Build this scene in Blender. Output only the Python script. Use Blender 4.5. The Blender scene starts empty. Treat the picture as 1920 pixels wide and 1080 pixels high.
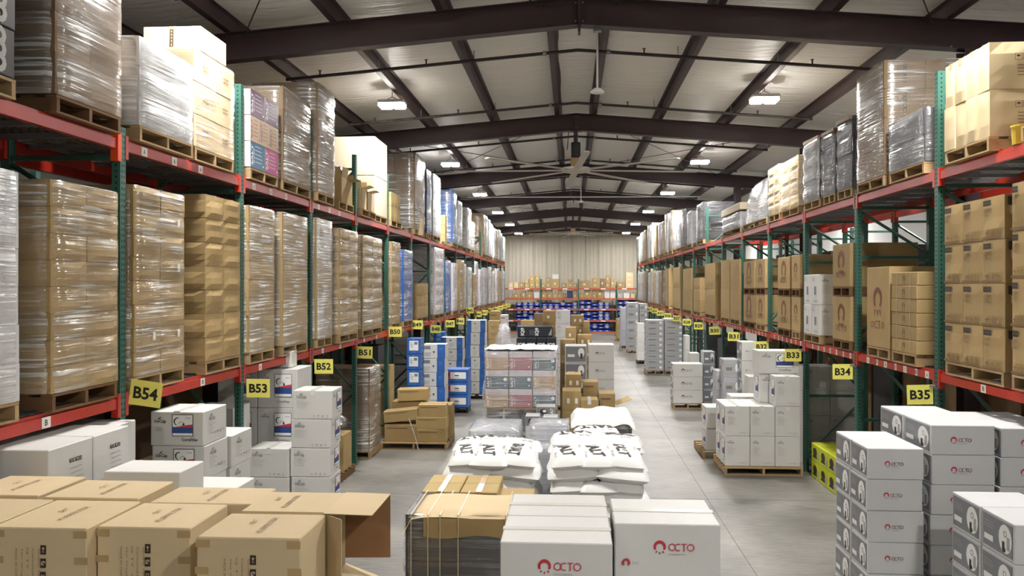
import bpy, math, random
from mathutils import Vector, noise

# ------------------------------------------------------------------ camera, world, exposure
random.seed(7)
scene = bpy.context.scene
COL = scene.collection
H = 3.19            # camera height
F = 1500.0          # focal length in pixels of a 1920 wide frame
TH = math.radians(3.5)
CU = 1070.0 - F * math.tan(TH)
CV = 537.0
cam_d = bpy.data.cameras.new('camera')
cam = bpy.data.objects.new('camera', cam_d)
COL.objects.link(cam)
cam.location = (0, 0, H)
cam.rotation_euler = (math.radians(90), 0, TH)
cam_d.sensor_width = 36.0
cam_d.lens = F / 1920 * 36.0
cam_d.shift_x = -(CU - 960) / 1920
cam_d.shift_y = (CV - 540) / 1920
cam_d.clip_start = 0.05
cam_d.clip_end = 300
scene.camera = cam

world = bpy.data.worlds.new('world')
scene.world = world
world.use_nodes = True
world.node_tree.nodes['Background'].inputs[0].default_value = (0.75, 0.8, 0.9, 1)
world.node_tree.nodes['Background'].inputs[1].default_value = 0.12

vs = scene.view_settings
vs.view_transform = 'Standard'
vs.look = 'None'
vs.gamma = 1.0
vs.use_curve_mapping = False
vs.exposure = 0.4
LAMP_W = 215.0
scene.cycles.max_bounces = 5
scene.cycles.diffuse_bounces = 3
scene.cycles.glossy_bounces = 2
scene.cycles.transparent_max_bounces = 6
scene.cycles.use_adaptive_sampling = True
scene.cycles.use_light_tree = False
scene.cycles.adaptive_threshold = 0.06
scene.cycles.use_denoising = True
scene.cycles.sample_clamp_indirect = 6.0

# ------------------------------------------------------------------ pixel helpers (1920 x 1080 frame) to real places
_fw = (-math.sin(TH), math.cos(TH)); _rt = (math.cos(TH), math.sin(TH))
def ray(u, v):
    a = (u - CU) / F
    return (_fw[0] + _rt[0] * a, _fw[1] + _rt[1] * a, (CV - v) / F)
def on_x(u, v, X):
    d = ray(u, v); t = X / d[0]
    return (X, d[1] * t, H + d[2] * t)
def on_y(u, v, Y):
    d = ray(u, v); t = Y / d[1]
    return (d[0] * t, Y, H + d[2] * t)
def on_z(u, v, Z):
    d = ray(u, v); t = (Z - H) / d[2]
    return (d[0] * t, d[1] * t, Z)

# ------------------------------------------------------------------ materials
MATS = {}
def _nodes(name):
    m = bpy.data.materials.new(name); m.use_nodes = True
    nt = m.node_tree
    return m, nt, nt.nodes['Principled BSDF']
def lin(c):
    return tuple(((x / 255.0) / 12.92 if x / 255.0 <= 0.04045 else ((x / 255.0 + 0.055) / 1.055) ** 2.4) for x in c)
def plain(name, rgb, rough=0.6, metal=0.0, var=0.0, nscale=6.0, namt=0.0, bump=0.0, bscale=40.0, stretch=None, spec=0.5, emit=None):
    """rgb in sRGB 0..255; var: brightness spread between objects; namt: mottling inside an object"""
    m, nt, b = _nodes(name)
    L = nt.links
    c = lin(rgb) + (1,)
    b.inputs['Base Color'].default_value = c
    b.inputs['Roughness'].default_value = rough
    b.inputs['Metallic'].default_value = metal
    b.inputs['Specular IOR Level'].default_value = spec
    if var or namt or bump:
        tc = nt.nodes.new('ShaderNodeTexCoord')
        mp = nt.nodes.new('ShaderNodeMapping')
        if stretch: mp.inputs['Scale'].default_value = stretch
        L.new(tc.outputs['Object'], mp.inputs['Vector'])
    if var or namt:
        hs = nt.nodes.new('ShaderNodeHueSaturation')
        hs.inputs['Color'].default_value = c
        val = nt.nodes.new('ShaderNodeMath'); val.operation = 'MULTIPLY_ADD'
        oi = nt.nodes.new('ShaderNodeObjectInfo')
        L.new(oi.outputs['Random'], val.inputs[0])
        val.inputs[1].default_value = 2 * var; val.inputs[2].default_value = 1 - var
        nz = nt.nodes.new('ShaderNodeTexNoise')
        nz.inputs['Scale'].default_value = nscale; nz.inputs['Detail'].default_value = 2
        L.new(mp.outputs['Vector'], nz.inputs['Vector'])
        v2 = nt.nodes.new('ShaderNodeMath'); v2.operation = 'MULTIPLY_ADD'
        L.new(nz.outputs['Fac'], v2.inputs[0]); v2.inputs[1].default_value = 2 * namt; v2.inputs[2].default_value = 1 - namt
        v3 = nt.nodes.new('ShaderNodeMath'); v3.operation = 'MULTIPLY'
        L.new(val.outputs[0], v3.inputs[0]); L.new(v2.outputs[0], v3.inputs[1])
        L.new(v3.outputs[0], hs.inputs['Value'])
        L.new(hs.outputs['Color'], b.inputs['Base Color'])
    if bump:
        n2 = nt.nodes.new('ShaderNodeTexNoise')
        n2.inputs['Scale'].default_value = bscale; n2.inputs['Detail'].default_value = 3
        L.new(mp.outputs['Vector'], n2.inputs['Vector'])
        bp = nt.nodes.new('ShaderNodeBump'); bp.inputs['Strength'].default_value = bump; bp.inputs['Distance'].default_value = 0.01
        L.new(n2.outputs['Fac'], bp.inputs['Height']); L.new(bp.outputs['Normal'], b.inputs['Normal'])
    if emit:
        b.inputs['Emission Color'].default_value = (1, 0.97, 0.92, 1); b.inputs['Emission Strength'].default_value = emit
    MATS[name] = m
    return m

def film(name, haze, rgb=(225, 225, 222), streak=0.35, rough=0.22, rot=0.35, scale=1.0):
    """stretch film: clear, glossy and rippled, with glare painted in as opaque white streaks and patches"""
    m, nt, b = _nodes(name)
    L = nt.links; N = nt.nodes
    def M(op, a, c, k=None):
        n = N.new('ShaderNodeMath'); n.operation = op
        for i, q in enumerate((a, c)):
            if isinstance(q, (int, float)): n.inputs[i].default_value = q
            else: L.new(q, n.inputs[i])
        n.use_clamp = bool(k); return n.outputs[0]
    tc = N.new('ShaderNodeTexCoord')
    def streaks(rx, ry, sc, zs):
        mp = N.new('ShaderNodeMapping'); mp.inputs['Scale'].default_value = (sc, sc, zs); mp.inputs['Rotation'].default_value = (rx, ry, 0)
        L.new(tc.outputs['Object'], mp.inputs['Vector'])
        n = N.new('ShaderNodeTexNoise'); n.inputs['Scale'].default_value = scale; n.inputs['Detail'].default_value = 1.5; n.inputs['Roughness'].default_value = 0.6
        L.new(mp.outputs['Vector'], n.inputs['Vector']); return n.outputs['Fac']
    s1 = streaks(rot, rot * .8, 1.3, 38); s2 = streaks(-rot * .6, -rot * .5, 1.6, 26)
    big = N.new('ShaderNodeTexNoise'); big.inputs['Scale'].default_value = 1.7; big.inputs['Detail'].default_value = 1; L.new(tc.outputs['Object'], big.inputs['Vector'])
    l1 = M('MULTIPLY', M('SUBTRACT', s1, .53), 9.0, 1); l2 = M('MULTIPLY', M('SUBTRACT', s2, .56), 9.0, 1)
    msk = M('MULTIPLY', M('SUBTRACT', big.outputs['Fac'], .40), 4.0, 1)
    fac = M('ADD', M('MULTIPLY', M('MAXIMUM', l1, l2), M('MULTIPLY', msk, streak)), M('ADD', M('MULTIPLY', msk, haze * .8), haze * .6), 1)  # white lines and patches stand in for highlights on the film
    b.inputs['Base Color'].default_value = lin(rgb) + (1,)
    b.inputs['Roughness'].default_value = rough
    b.inputs['Specular IOR Level'].default_value = 0.9
    bp = N.new('ShaderNodeBump'); bp.inputs['Strength'].default_value = 0.6; bp.inputs['Distance'].default_value = 0.02
    L.new(M('ADD', s1, M('MULTIPLY', s2, .7)), bp.inputs['Height']); L.new(bp.outputs['Normal'], b.inputs['Normal'])
    gl = N.new('ShaderNodeBsdfGlossy'); gl.inputs['Roughness'].default_value = rough * 0.8
    gl.inputs['Color'].default_value = (1, 1, 1, 1); L.new(bp.outputs['Normal'], gl.inputs['Normal'])
    tr = N.new('ShaderNodeBsdfTransparent')
    m1 = N.new('ShaderNodeMixShader'); m1.inputs[0].default_value = 0.11
    L.new(tr.outputs[0], m1.inputs[1]); L.new(gl.outputs[0], m1.inputs[2])
    m2 = N.new('ShaderNodeMixShader')
    L.new(fac, m2.inputs[0]); L.new(m1.outputs[0], m2.inputs[1]); L.new(b.outputs[0], m2.inputs[2])
    L.new(m2.outputs[0], N['Material Output'].inputs['Surface'])
    MATS[name] = m
    return m

plain('kraft', (166, 141, 98), 0.75, var=0.10, namt=0.10, nscale=5, spec=0.25)
plain('kraft_light', (206, 184, 146), 0.75, var=0.05, namt=0.06, nscale=4, spec=0.3)
plain('kraft_yellow', (178, 154, 106), 0.75, var=0.08, namt=0.08, spec=0.25)
plain('kraft_dark', (132, 109, 82), 0.7, var=0.10, namt=0.12, spec=0.25)
plain('kraft_inner', (140, 104, 72), 0.85, namt=0.08, spec=0.2)
plain('cream_box', (222, 208, 180), 0.6, var=0.03, namt=0.04, spec=0.35)
plain('white_box', (210, 209, 205), 0.5, var=0.03, namt=0.03, spec=0.4)
plain('grey_white_box', (200, 200, 200), 0.45, var=0.03, namt=0.04, spec=0.4)
plain('silver_box', (176, 178, 184), 0.4, var=0.06, namt=0.1, spec=0.5)
plain('lilac_box', (208, 200, 206), 0.5, var=0.06, namt=0.1)
plain('blue_box', (42, 98, 178), 0.45, var=0.06, namt=0.06)
plain('navy_box', (40, 52, 98), 0.45, var=0.06, namt=0.06)
plain('black_box', (32, 38, 48), 0.45, var=0.1)
plain('dark_load', (66, 64, 68), 0.4, var=0.15, namt=0.25, nscale=9)
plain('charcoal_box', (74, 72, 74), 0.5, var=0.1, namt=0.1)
plain('lime_box', (196, 204, 40), 0.5, var=0.05)
plain('tape', (182, 154, 110), 0.25, namt=0.05)
plain('tape_clear', (224, 222, 214), 0.2)
plain('strap', (206, 190, 150), 0.3)
plain('print_dark', (52, 44, 38), 0.6)
plain('print_brown', (120, 92, 60), 0.7)
plain('print_grey', (120, 122, 126), 0.6)
plain('print_pale', (170, 168, 164), 0.6)
plain('print_red', (190, 52, 66), 0.5)
plain('print_rust', (116, 62, 38), 0.6)
plain('print_white', (240, 240, 238), 0.5)
plain('print_blue', (48, 74, 138), 0.5)
plain('print_sky', (96, 150, 200), 0.5)
plain('print_slate', (96, 116, 128), 0.5)
plain('print_pink', (176, 112, 126), 0.5)
plain('print_magenta', (168, 44, 110), 0.35)
plain('print_purple', (84, 28, 74), 0.3)
plain('print_teal', (24, 92, 128), 0.35)
plain('print_tan', (190, 160, 130), 0.5)
plain('panel_grey', (126, 128, 134), 0.35, var=0.05)
plain('sign_yellow', (232, 226, 110), 0.5)
plain('sign_black', (24, 26, 26), 0.5)
plain('label_white', (232, 230, 222), 0.5)
plain('label_red', (196, 44, 58), 0.5)
plain('rack_green', (50, 94, 81), 0.4, var=0.08, namt=0.08, nscale=3)
plain('rack_red', (178, 46, 30), 0.35, var=0.08, namt=0.10, nscale=7)
plain('rack_orange', (230, 84, 34), 0.35, namt=0.08)
plain('hole_dark', (14, 22, 20), 0.9)
plain('galv', (150, 154, 160), 0.4, metal=0.6, namt=0.1)
plain('steel_brown', (62, 46, 50), 0.5, namt=0.06, nscale=3)
plain('pipe_dark', (46, 40, 40), 0.5)
plain('wood', (164, 138, 102), 0.8, var=0.16, namt=0.18, nscale=4, stretch=(3, 12, 12), spec=0.2)
plain('wood_dark', (112, 84, 58), 0.85, var=0.15, namt=0.15, nscale=4, stretch=(3, 12, 12), spec=0.2)
plain('plastic_black', (24, 24, 26), 0.5)
plain('bag_white', (236, 236, 234), 0.42, var=0.03, bump=0.25, bscale=9, spec=0.5)
plain('foam_white', (240, 240, 238), 0.6, bump=0.2, bscale=8)
plain('bin_blue', (28, 64, 176), 0.35, var=0.1)
plain('fan_white', (196, 190, 182), 0.5)
plain('fixture_white', (222, 222, 218), 0.5)
plain('yellow_plastic', (226, 190, 60), 0.4)
plain('red_plastic', (186, 32, 36), 0.35)
plain('blue_plastic', (38, 66, 190), 0.4)
plain('lens', (255, 255, 255), 0.5, emit=60.0)
MATS['lens'].cycles.emission_sampling = 'NONE'
plain('shelf_orange', (186, 92, 64), 0.45, namt=0.06)
plain('wall_white', (220, 220, 216), 0.8, namt=0.03)
plain('wall_shaded', (128, 123, 114), 0.7, namt=0.04)  # left wall tone, darkened to stand in for shade behind the rack
film('film_clear', 0.05, streak=0.72)
film('film_hazy', 0.14, streak=0.85)
film('film_white', 0.42, rgb=(232, 232, 232), streak=0.5)
film('film_sheet', 0.30, rgb=(235, 236, 240), streak=0.4, rough=0.15, rot=1.1)
film('film_dark', 0.04, rgb=(190, 192, 198), streak=0.55, rough=0.16)

# insulation: vinyl facing with shallow sagging wrinkles
m, nt, b = _nodes('insulation'); MATS['insulation'] = m
b.inputs['Base Color'].default_value = lin((235, 233, 228)) + (1,)
b.inputs['Roughness'].default_value = 0.45
tc = nt.nodes.new('ShaderNodeTexCoord'); mp = nt.nodes.new('ShaderNodeMapping'); mp.inputs['Scale'].default_value = (0.7, 5.5, 1)
nz = nt.nodes.new('ShaderNodeTexNoise'); nz.inputs['Scale'].default_value = 1.6; nz.inputs['Detail'].default_value = 4
bp = nt.nodes.new('ShaderNodeBump'); bp.inputs['Strength'].default_value = 0.9; bp.inputs['Distance'].default_value = 0.06
nt.links.new(tc.outputs['Object'], mp.inputs['Vector']); nt.links.new(mp.outputs['Vector'], nz.inputs['Vector'])
nt.links.new(nz.outputs['Fac'], bp.inputs['Height']); nt.links.new(bp.outputs['Normal'], b.inputs['Normal'])

# concrete: troweled slab, mottled, a little polished
m, nt, b = _nodes('concrete'); MATS['concrete'] = m
tc = nt.nodes.new('ShaderNodeTexCoord')
n1 = nt.nodes.new('ShaderNodeTexNoise'); n1.inputs['Scale'].default_value = 0.55; n1.inputs['Detail'].default_value = 6; n1.inputs['Roughness'].default_value = 0.6
mp = nt.nodes.new('ShaderNodeMapping'); mp.inputs['Scale'].default_value = (3, 22, 1)
n2 = nt.nodes.new('ShaderNodeTexNoise'); n2.inputs['Scale'].default_value = 1.2; n2.inputs['Detail'].default_value = 5
nt.links.new(tc.outputs['Object'], n1.inputs['Vector']); nt.links.new(tc.outputs['Object'], mp.inputs['Vector']); nt.links.new(mp.outputs['Vector'], n2.inputs['Vector'])
mx = nt.nodes.new('ShaderNodeMath'); mx.operation = 'MULTIPLY_ADD'; mx.inputs[1].default_value = 0.45
nt.links.new(n2.outputs['Fac'], mx.inputs[0]); nt.links.new(n1.outputs['Fac'], mx.inputs[2])
rp = nt.nodes.new('ShaderNodeValToRGB')
rp.color_ramp.elements[0].position = 0.5; rp.color_ramp.elements[0].color = lin((88, 87, 81)) + (1,)
rp.color_ramp.elements[1].position = .95; rp.color_ramp.elements[1].color = lin((152, 148, 141)) + (1,)
nt.links.new(mx.outputs[0], rp.inputs['Fac']); nt.links.new(rp.outputs['Color'], b.inputs['Base Color'])
b.inputs['Roughness'].default_value = 0.42
b.inputs['Specular IOR Level'].default_value = 0.45

plain('joint', (84, 82, 78), 0.8)
plain('wall_metal', (192, 186, 170), 0.5, var=0.03, namt=0.04, nscale=1.5)

# ------------------------------------------------------------------ mesh builder and object helpers
class MB:
    def __init__(s): s.v = []; s.f = []; s.m = []; s.mats = []; s.smooth = False
    def mi(s, mat):
        if mat not in s.mats: s.mats.append(mat)
        return s.mats.index(mat)
    def poly(s, pts, mat):
        n = len(s.v); s.v += [tuple(p) for p in pts]; s.f.append(tuple(range(n, n + len(pts)))); s.m.append(s.mi(mat))
    def box(s, x0, y0, z0, x1, y1, z1, mat):
        n = len(s.v); k = s.mi(mat)
        s.v += [(x0, y0, z0), (x1, y0, z0), (x1, y1, z0), (x0, y1, z0), (x0, y0, z1), (x1, y0, z1), (x1, y1, z1), (x0, y1, z1)]
        for q in ((3, 2, 1, 0), (4, 5, 6, 7), (0, 1, 5, 4), (1, 2, 6, 5), (2, 3, 7, 6), (3, 0, 4, 7)):
            s.f.append(tuple(n + i for i in q)); s.m.append(k)
    def chamfer(s, x0, y0, z0, x1, y1, z1, c, mat):
        n = len(s.v); k = s.mi(mat); P = {}
        xs = (x0, x1); ys = (y0, y1); zs = (z0, z1); sg = (1, -1)
        for i in (0, 1):
            for j in (0, 1):
                for l in (0, 1):
                    for ax in (0, 1, 2):
                        p = [xs[i] + sg[i] * c, ys[j] + sg[j] * c, zs[l] + sg[l] * c]
                        p[ax] = (xs[i], ys[j], zs[l])[ax]
                        P[(i, j, l, ax)] = len(s.v); s.v.append(tuple(p))
        def add(*q): s.f.append(tuple(q)); s.m.append(k)
        for a in (0, 1):
            q = [(a, 0, 0, 0), (a, 1, 0, 0), (a, 1, 1, 0), (a, 0, 1, 0)]; q = q if a else q[::-1]; add(*[P[t] for t in q])
            q = [(0, a, 0, 1), (0, a, 1, 1), (1, a, 1, 1), (1, a, 0, 1)]; q = q if a else q[::-1]; add(*[P[t] for t in q])
            q = [(0, 0, a, 2), (1, 0, a, 2), (1, 1, a, 2), (0, 1, a, 2)]; q = q if a else q[::-1]; add(*[P[t] for t in q])
        for a in (0, 1):
            for c2 in (0, 1):
                fl = (a == c2)
                q = [P[(a, c2, 0, 0)], P[(a, c2, 0, 1)], P[(a, c2, 1, 1)], P[(a, c2, 1, 0)]]; add(*(q if fl else q[::-1]))
                q = [P[(a, 0, c2, 0)], P[(a, 1, c2, 0)], P[(a, 1, c2, 2)], P[(a, 0, c2, 2)]]; add(*(q if fl else q[::-1]))
                q = [P[(0, a, c2, 1)], P[(0, a, c2, 2)], P[(1, a, c2, 2)], P[(1, a, c2, 1)]]; add(*(q if fl else q[::-1]))
        for i in (0, 1):
            for j in (0, 1):
                for l in (0, 1):
                    q = [P[(i, j, l, 0)], P[(i, j, l, 1)], P[(i, j, l, 2)]]
                    add(*(q if (i + j + l) % 2 else q[::-1]))
    def tube(s, p0, p1, r, n, mat, r2=None, cap=True):
        a = Vector(p0); bb = Vector(p1); d = (bb - a).normalized()
        t = Vector((0, 0, 1)) if abs(d.z) < 0.9 else Vector((1, 0, 0))
        e1 = d.cross(t).normalized(); e2 = d.cross(e1)
        r2 = r if r2 is None else r2; k = s.mi(mat); o = len(s.v)
        for i in range(n):
            an = 2 * math.pi * i / n; w = e1 * math.cos(an) + e2 * math.sin(an)
            s.v.append(tuple(a + w * r)); s.v.append(tuple(bb + w * r2))
        for i in range(n):
            j = (i + 1) % n; s.f.append((o + 2 * i, o + 2 * i + 1, o + 2 * j + 1, o + 2 * j)); s.m.append(k)
        if cap:
            s.f.append(tuple(o + 2 * i for i in range(n))); s.m.append(k)
            s.f.append(tuple(o + 2 * i + 1 for i in reversed(range(n)))); s.m.append(k)
    def lathe(s, prof, n, mat):
        k = s.mi(mat); o = len(s.v)
        for (r, z) in prof:
            for i in range(n):
                an = 2 * math.pi * i / n; s.v.append((r * math.cos(an), r * math.sin(an), z))
        for a in range(len(prof) - 1):
            for i in range(n):
                j = (i + 1) % n
                s.f.append((o + a * n + i, o + a * n + j, o + (a + 1) * n + j, o + (a + 1) * n + i)); s.m.append(k)
    def grid(s, P, mat, closed=False):
        """P: rows of points"""
        k = s.mi(mat); o = len(s.v); R = len(P); C = len(P[0])
        for r in P: s.v += [tuple(p) for p in r]
        for i in range(R - 1):
            for j in range(C if closed else C - 1):
                j2 = (j + 1) % C
                s.f.append((o + i * C + j, o + i * C + j2, o + (i + 1) * C + j2, o + (i + 1) * C + j)); s.m.append(k)
    def build(s, name):
        me = bpy.data.meshes.new(name)
        me.from_pydata(s.v, [], s.f)
        for t in s.mats: me.materials.append(MATS[t])
        me.polygons.foreach_set('material_index', s.m)
        if s.smooth: me.polygons.foreach_set('use_smooth', [True] * len(s.f))
        me.update()
        return me

def obj(name, me, parent=None, loc=(0, 0, 0), rot=(0, 0, 0), kind=None):
    o = bpy.data.objects.new(name, me); COL.objects.link(o)
    if parent is not None: o.parent = parent
    o.location = loc; o.rotation_euler = rot
    if kind: o['kind'] = kind
    return o
LABELS = {}
def tag(o, label, cat, group=None):
    o['label'] = label; o['category'] = cat
    if group: o['group'] = group
    LABELS.setdefault(label, []).append(o)
    return o
def thing(name, label, cat, loc=(0, 0, 0), rz=0.0, group=None):
    return tag(obj(name, None, None, loc, (0, 0, rz)), label, cat, group)
def struct(o):
    o['kind'] = 'structure'; return o

# ------------------------------------------------------------------ lettering and printed marks
_txt = {}
def text_data(s, bold=0.0):
    key = (s, bold)
    if key in _txt: return _txt[key]
    cu = bpy.data.curves.new('t', 'FONT'); cu.body = s; cu.size = 1.0; cu.offset = bold; cu.resolution_u = 2
    cu.align_x = 'CENTER'; cu.align_y = 'CENTER'
    o = bpy.data.objects.new('t', cu); COL.objects.link(o)
    dg = bpy.context.evaluated_depsgraph_get()
    me = bpy.data.meshes.new_from_object(o.evaluated_get(dg))
    vs_ = [(v.co.x, v.co.y) for v in me.vertices]; fs = [tuple(p.vertices) for p in me.polygons]
    bpy.data.objects.remove(o); bpy.data.curves.remove(cu); bpy.data.meshes.remove(me)
    xs = [p[0] for p in vs_]; ys = [p[1] for p in vs_]
    cx = (min(xs) + max(xs)) / 2; cy = (min(ys) + max(ys)) / 2
    vs_ = [(x - cx, y - cy) for x, y in vs_]
    _txt[key] = (vs_, fs, max(xs) - min(xs), max(ys) - min(ys))
    return _txt[key]

class Decal(MB):
    """flat print in the XZ plane, facing -Y"""
    def __init__(s): MB.__init__(s); s.lay = 0
    def _y(s): s.lay += 1; return -0.0004 * min(s.lay, 18)
    def rect(s, x0, z0, x1, z1, mat):
        y = s._y(); s.poly([(x0, y, z0), (x1, y, z0), (x1, y, z1), (x0, y, z1)], mat)
    def shape(s, pts, mat):
        y = s._y(); s.poly([(x, y, z) for x, z in pts], mat)
    def ell(s, cx, cz, rx, rz, mat, n=16):
        s.shape([(cx + rx * math.cos(2 * math.pi * i / n), cz + rz * math.sin(2 * math.pi * i / n)) for i in range(n)], mat)
    def arc(s, cx, cz, r0, r1, a0, a1, mat, n=14, taper=1.0):
        y = s._y(); k = s.mi(mat); o = len(s.v)
        for i in range(n + 1):
            t = i / n; a = math.radians(a0 + (a1 - a0) * t); q = 1 - (1 - taper) * abs(2 * t - 1)
            rm = (r0 + r1) / 2; hw = (r1 - r0) / 2 * q
            s.v.append((cx + (rm - hw) * math.cos(a), y, cz + (rm - hw) * math.sin(a)))
            s.v.append((cx + (rm + hw) * math.cos(a), y, cz + (rm + hw) * math.sin(a)))
        for i in range(n):
            s.f.append((o + 2 * i, o + 2 * i + 2, o + 2 * i + 3, o + 2 * i + 1)); s.m.append(k)
    def text(s, body, cx, cz, w, mat, h=None, rot=0.0, bold=0.0):
        V, Fs, tw, th = text_data(body, bold)
        sx = w / tw; sz = (h / th) if h else sx
        y = s._y(); k = s.mi(mat); o = len(s.v); c = math.cos(rot); n = math.sin(rot)
        for (x, z) in V:
            x *= sx; z *= sz
            s.v.append((cx + x * c - z * n, y, cz + x * n + z * c))
        for q in Fs: s.f.append(tuple(o + i for i in q)); s.m.append(k)
    def lines(s, x0, z0, w, n, dz, mat, seed=0, t=0.006):
        r = random.Random(seed)
        for i in range(n):
            l = w * r.uniform(0.55, 1.0)
            s.rect(x0, z0 - i * dz - t, x0 + l, z0 - i * dz, mat)
    def icon(s, cx, cz, q, mat, kind):
        if kind == 0:      # umbrella
            s.arc(cx, cz, 0.0, q, 0, 180, mat, 6); s.rect(cx - q * .1, cz - q, cx + q * .1, cz, mat)
        elif kind == 1:    # two arrows
            for k in (-.5, .5): s.shape([(cx + (k - .35) * q, cz + .2 * q), (cx + (k + .35) * q, cz + .2 * q), (cx + k * q, cz + q)], mat); s.rect(cx + (k - .12) * q, cz - q, cx + (k + .12) * q, cz + .2 * q, mat)
        elif kind == 2:    # glass
            s.shape([(cx - .6 * q, cz + q), (cx + .6 * q, cz + q), (cx + .15 * q, cz - .1 * q), (cx - .15 * q, cz - .1 * q)], mat); s.rect(cx - .5 * q, cz - q, cx + .5 * q, cz - .8 * q, mat); s.rect(cx - .08 * q, cz - .9 * q, cx + .08 * q, cz, mat)
        else:              # crossed hook
            s.arc(cx, cz, .6 * q, q, 0, 300, mat, 8); s.shape([(cx - q, cz - .8 * q), (cx - .8 * q, cz - q), (cx + q, cz + .8 * q), (cx + .8 * q, cz + q)], mat)

def octo_logo(d, cx, cz, w, m1, m2, sub=True):
    r = w * 0.15
    lx = cx - w * 0.41
    d.arc(lx, cz, r * 0.48, r, -32, 212, m1, 16, 0.6)
    for a in (-132, -90, -48):
        an = math.radians(a); px = lx + r * .62 * math.cos(an); pz = cz - r * .22 + r * .55 * math.sin(an)
        ex = lx + r * 1.05 * math.cos(an); ez = cz - r * .22 + r * 1.0 * math.sin(an)
        nx = -math.sin(an) * r * .13; nz_ = math.cos(an) * r * .13
        d.shape([(px - nx, pz - nz_), (ex, ez), (px + nx, pz + nz_)], m1)
    tx = cx - w * 0.13; q = w * 0.085; th = q * 0.24
    d.arc(tx, cz, q - th, q, 0, 360, m2, 14)
    d.arc(tx + q * 1.6, cz, q - th, q, 60, 300, m2, 12)
    d.rect(tx + q * 2.35, cz + q - th, tx + q * 3.85, cz + q, m2); d.rect(tx + q * 2.97, cz - q, tx + q * 3.22, cz + q - th, m2)
    d.arc(tx + q * 4.85, cz, q - th, q, 0, 360, m2, 14)
    if sub: d.rect(tx - q, cz - q * 1.9, tx + q * 3.6, cz - q * 1.7, 'print_pale')
def mountain(d, cx, cz, w, mat, word='IceCap'):
    t = w * .05
    for (x0, z0, x1, z1) in ((-.3, 0, 0, .28), (0, .28, .32, 0), (-.12, .08, .02, .2)):
        d.shape([(cx + w * x0, cz + w * z0), (cx + w * x0 + t, cz + w * z0 - t * .6), (cx + w * x1 + t * .5, cz + w * z1 - t), (cx + w * x1, cz + w * z1)], mat)
    d.text(word, cx, cz - w * .14, w, mat, bold=0.02)
def product_panel(d, x0, z0, x1, z1):
    w = x1 - x0; h = z1 - z0
    d.rect(x0 - .006, z0 - .006, x1 + .006, z1 + .006, 'print_dark'); d.rect(x0, z0, x1, z1, 'print_white')
    d.rect(x0, z0 + h * .12, x1, z0 + h * .42, 'print_blue')
    d.shape([(x0, z0 + h * .4), (x1, z0 + h * .4), (x1, z0 + h * .55), (x0 + w * .75, z0 + h * .52)], 'print_red')
    d.arc(x0 + w * .27, z0 + h * .68, w * .15, w * .22, 75, 250, 'print_dark', 10, .5)
    d.arc(x0 + w * .45, z0 + h * .55, w * .12, w * .14, 0, 180, 'print_dark', 8); d.rect(x0 + w * .5, z0 + h * .5, x0 + w * .6, z0 + h * .6, 'print_dark')
    d.text('IceCap', x0 + w * .78, z0 + h * .85, w * .26, 'print_dark')

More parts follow.
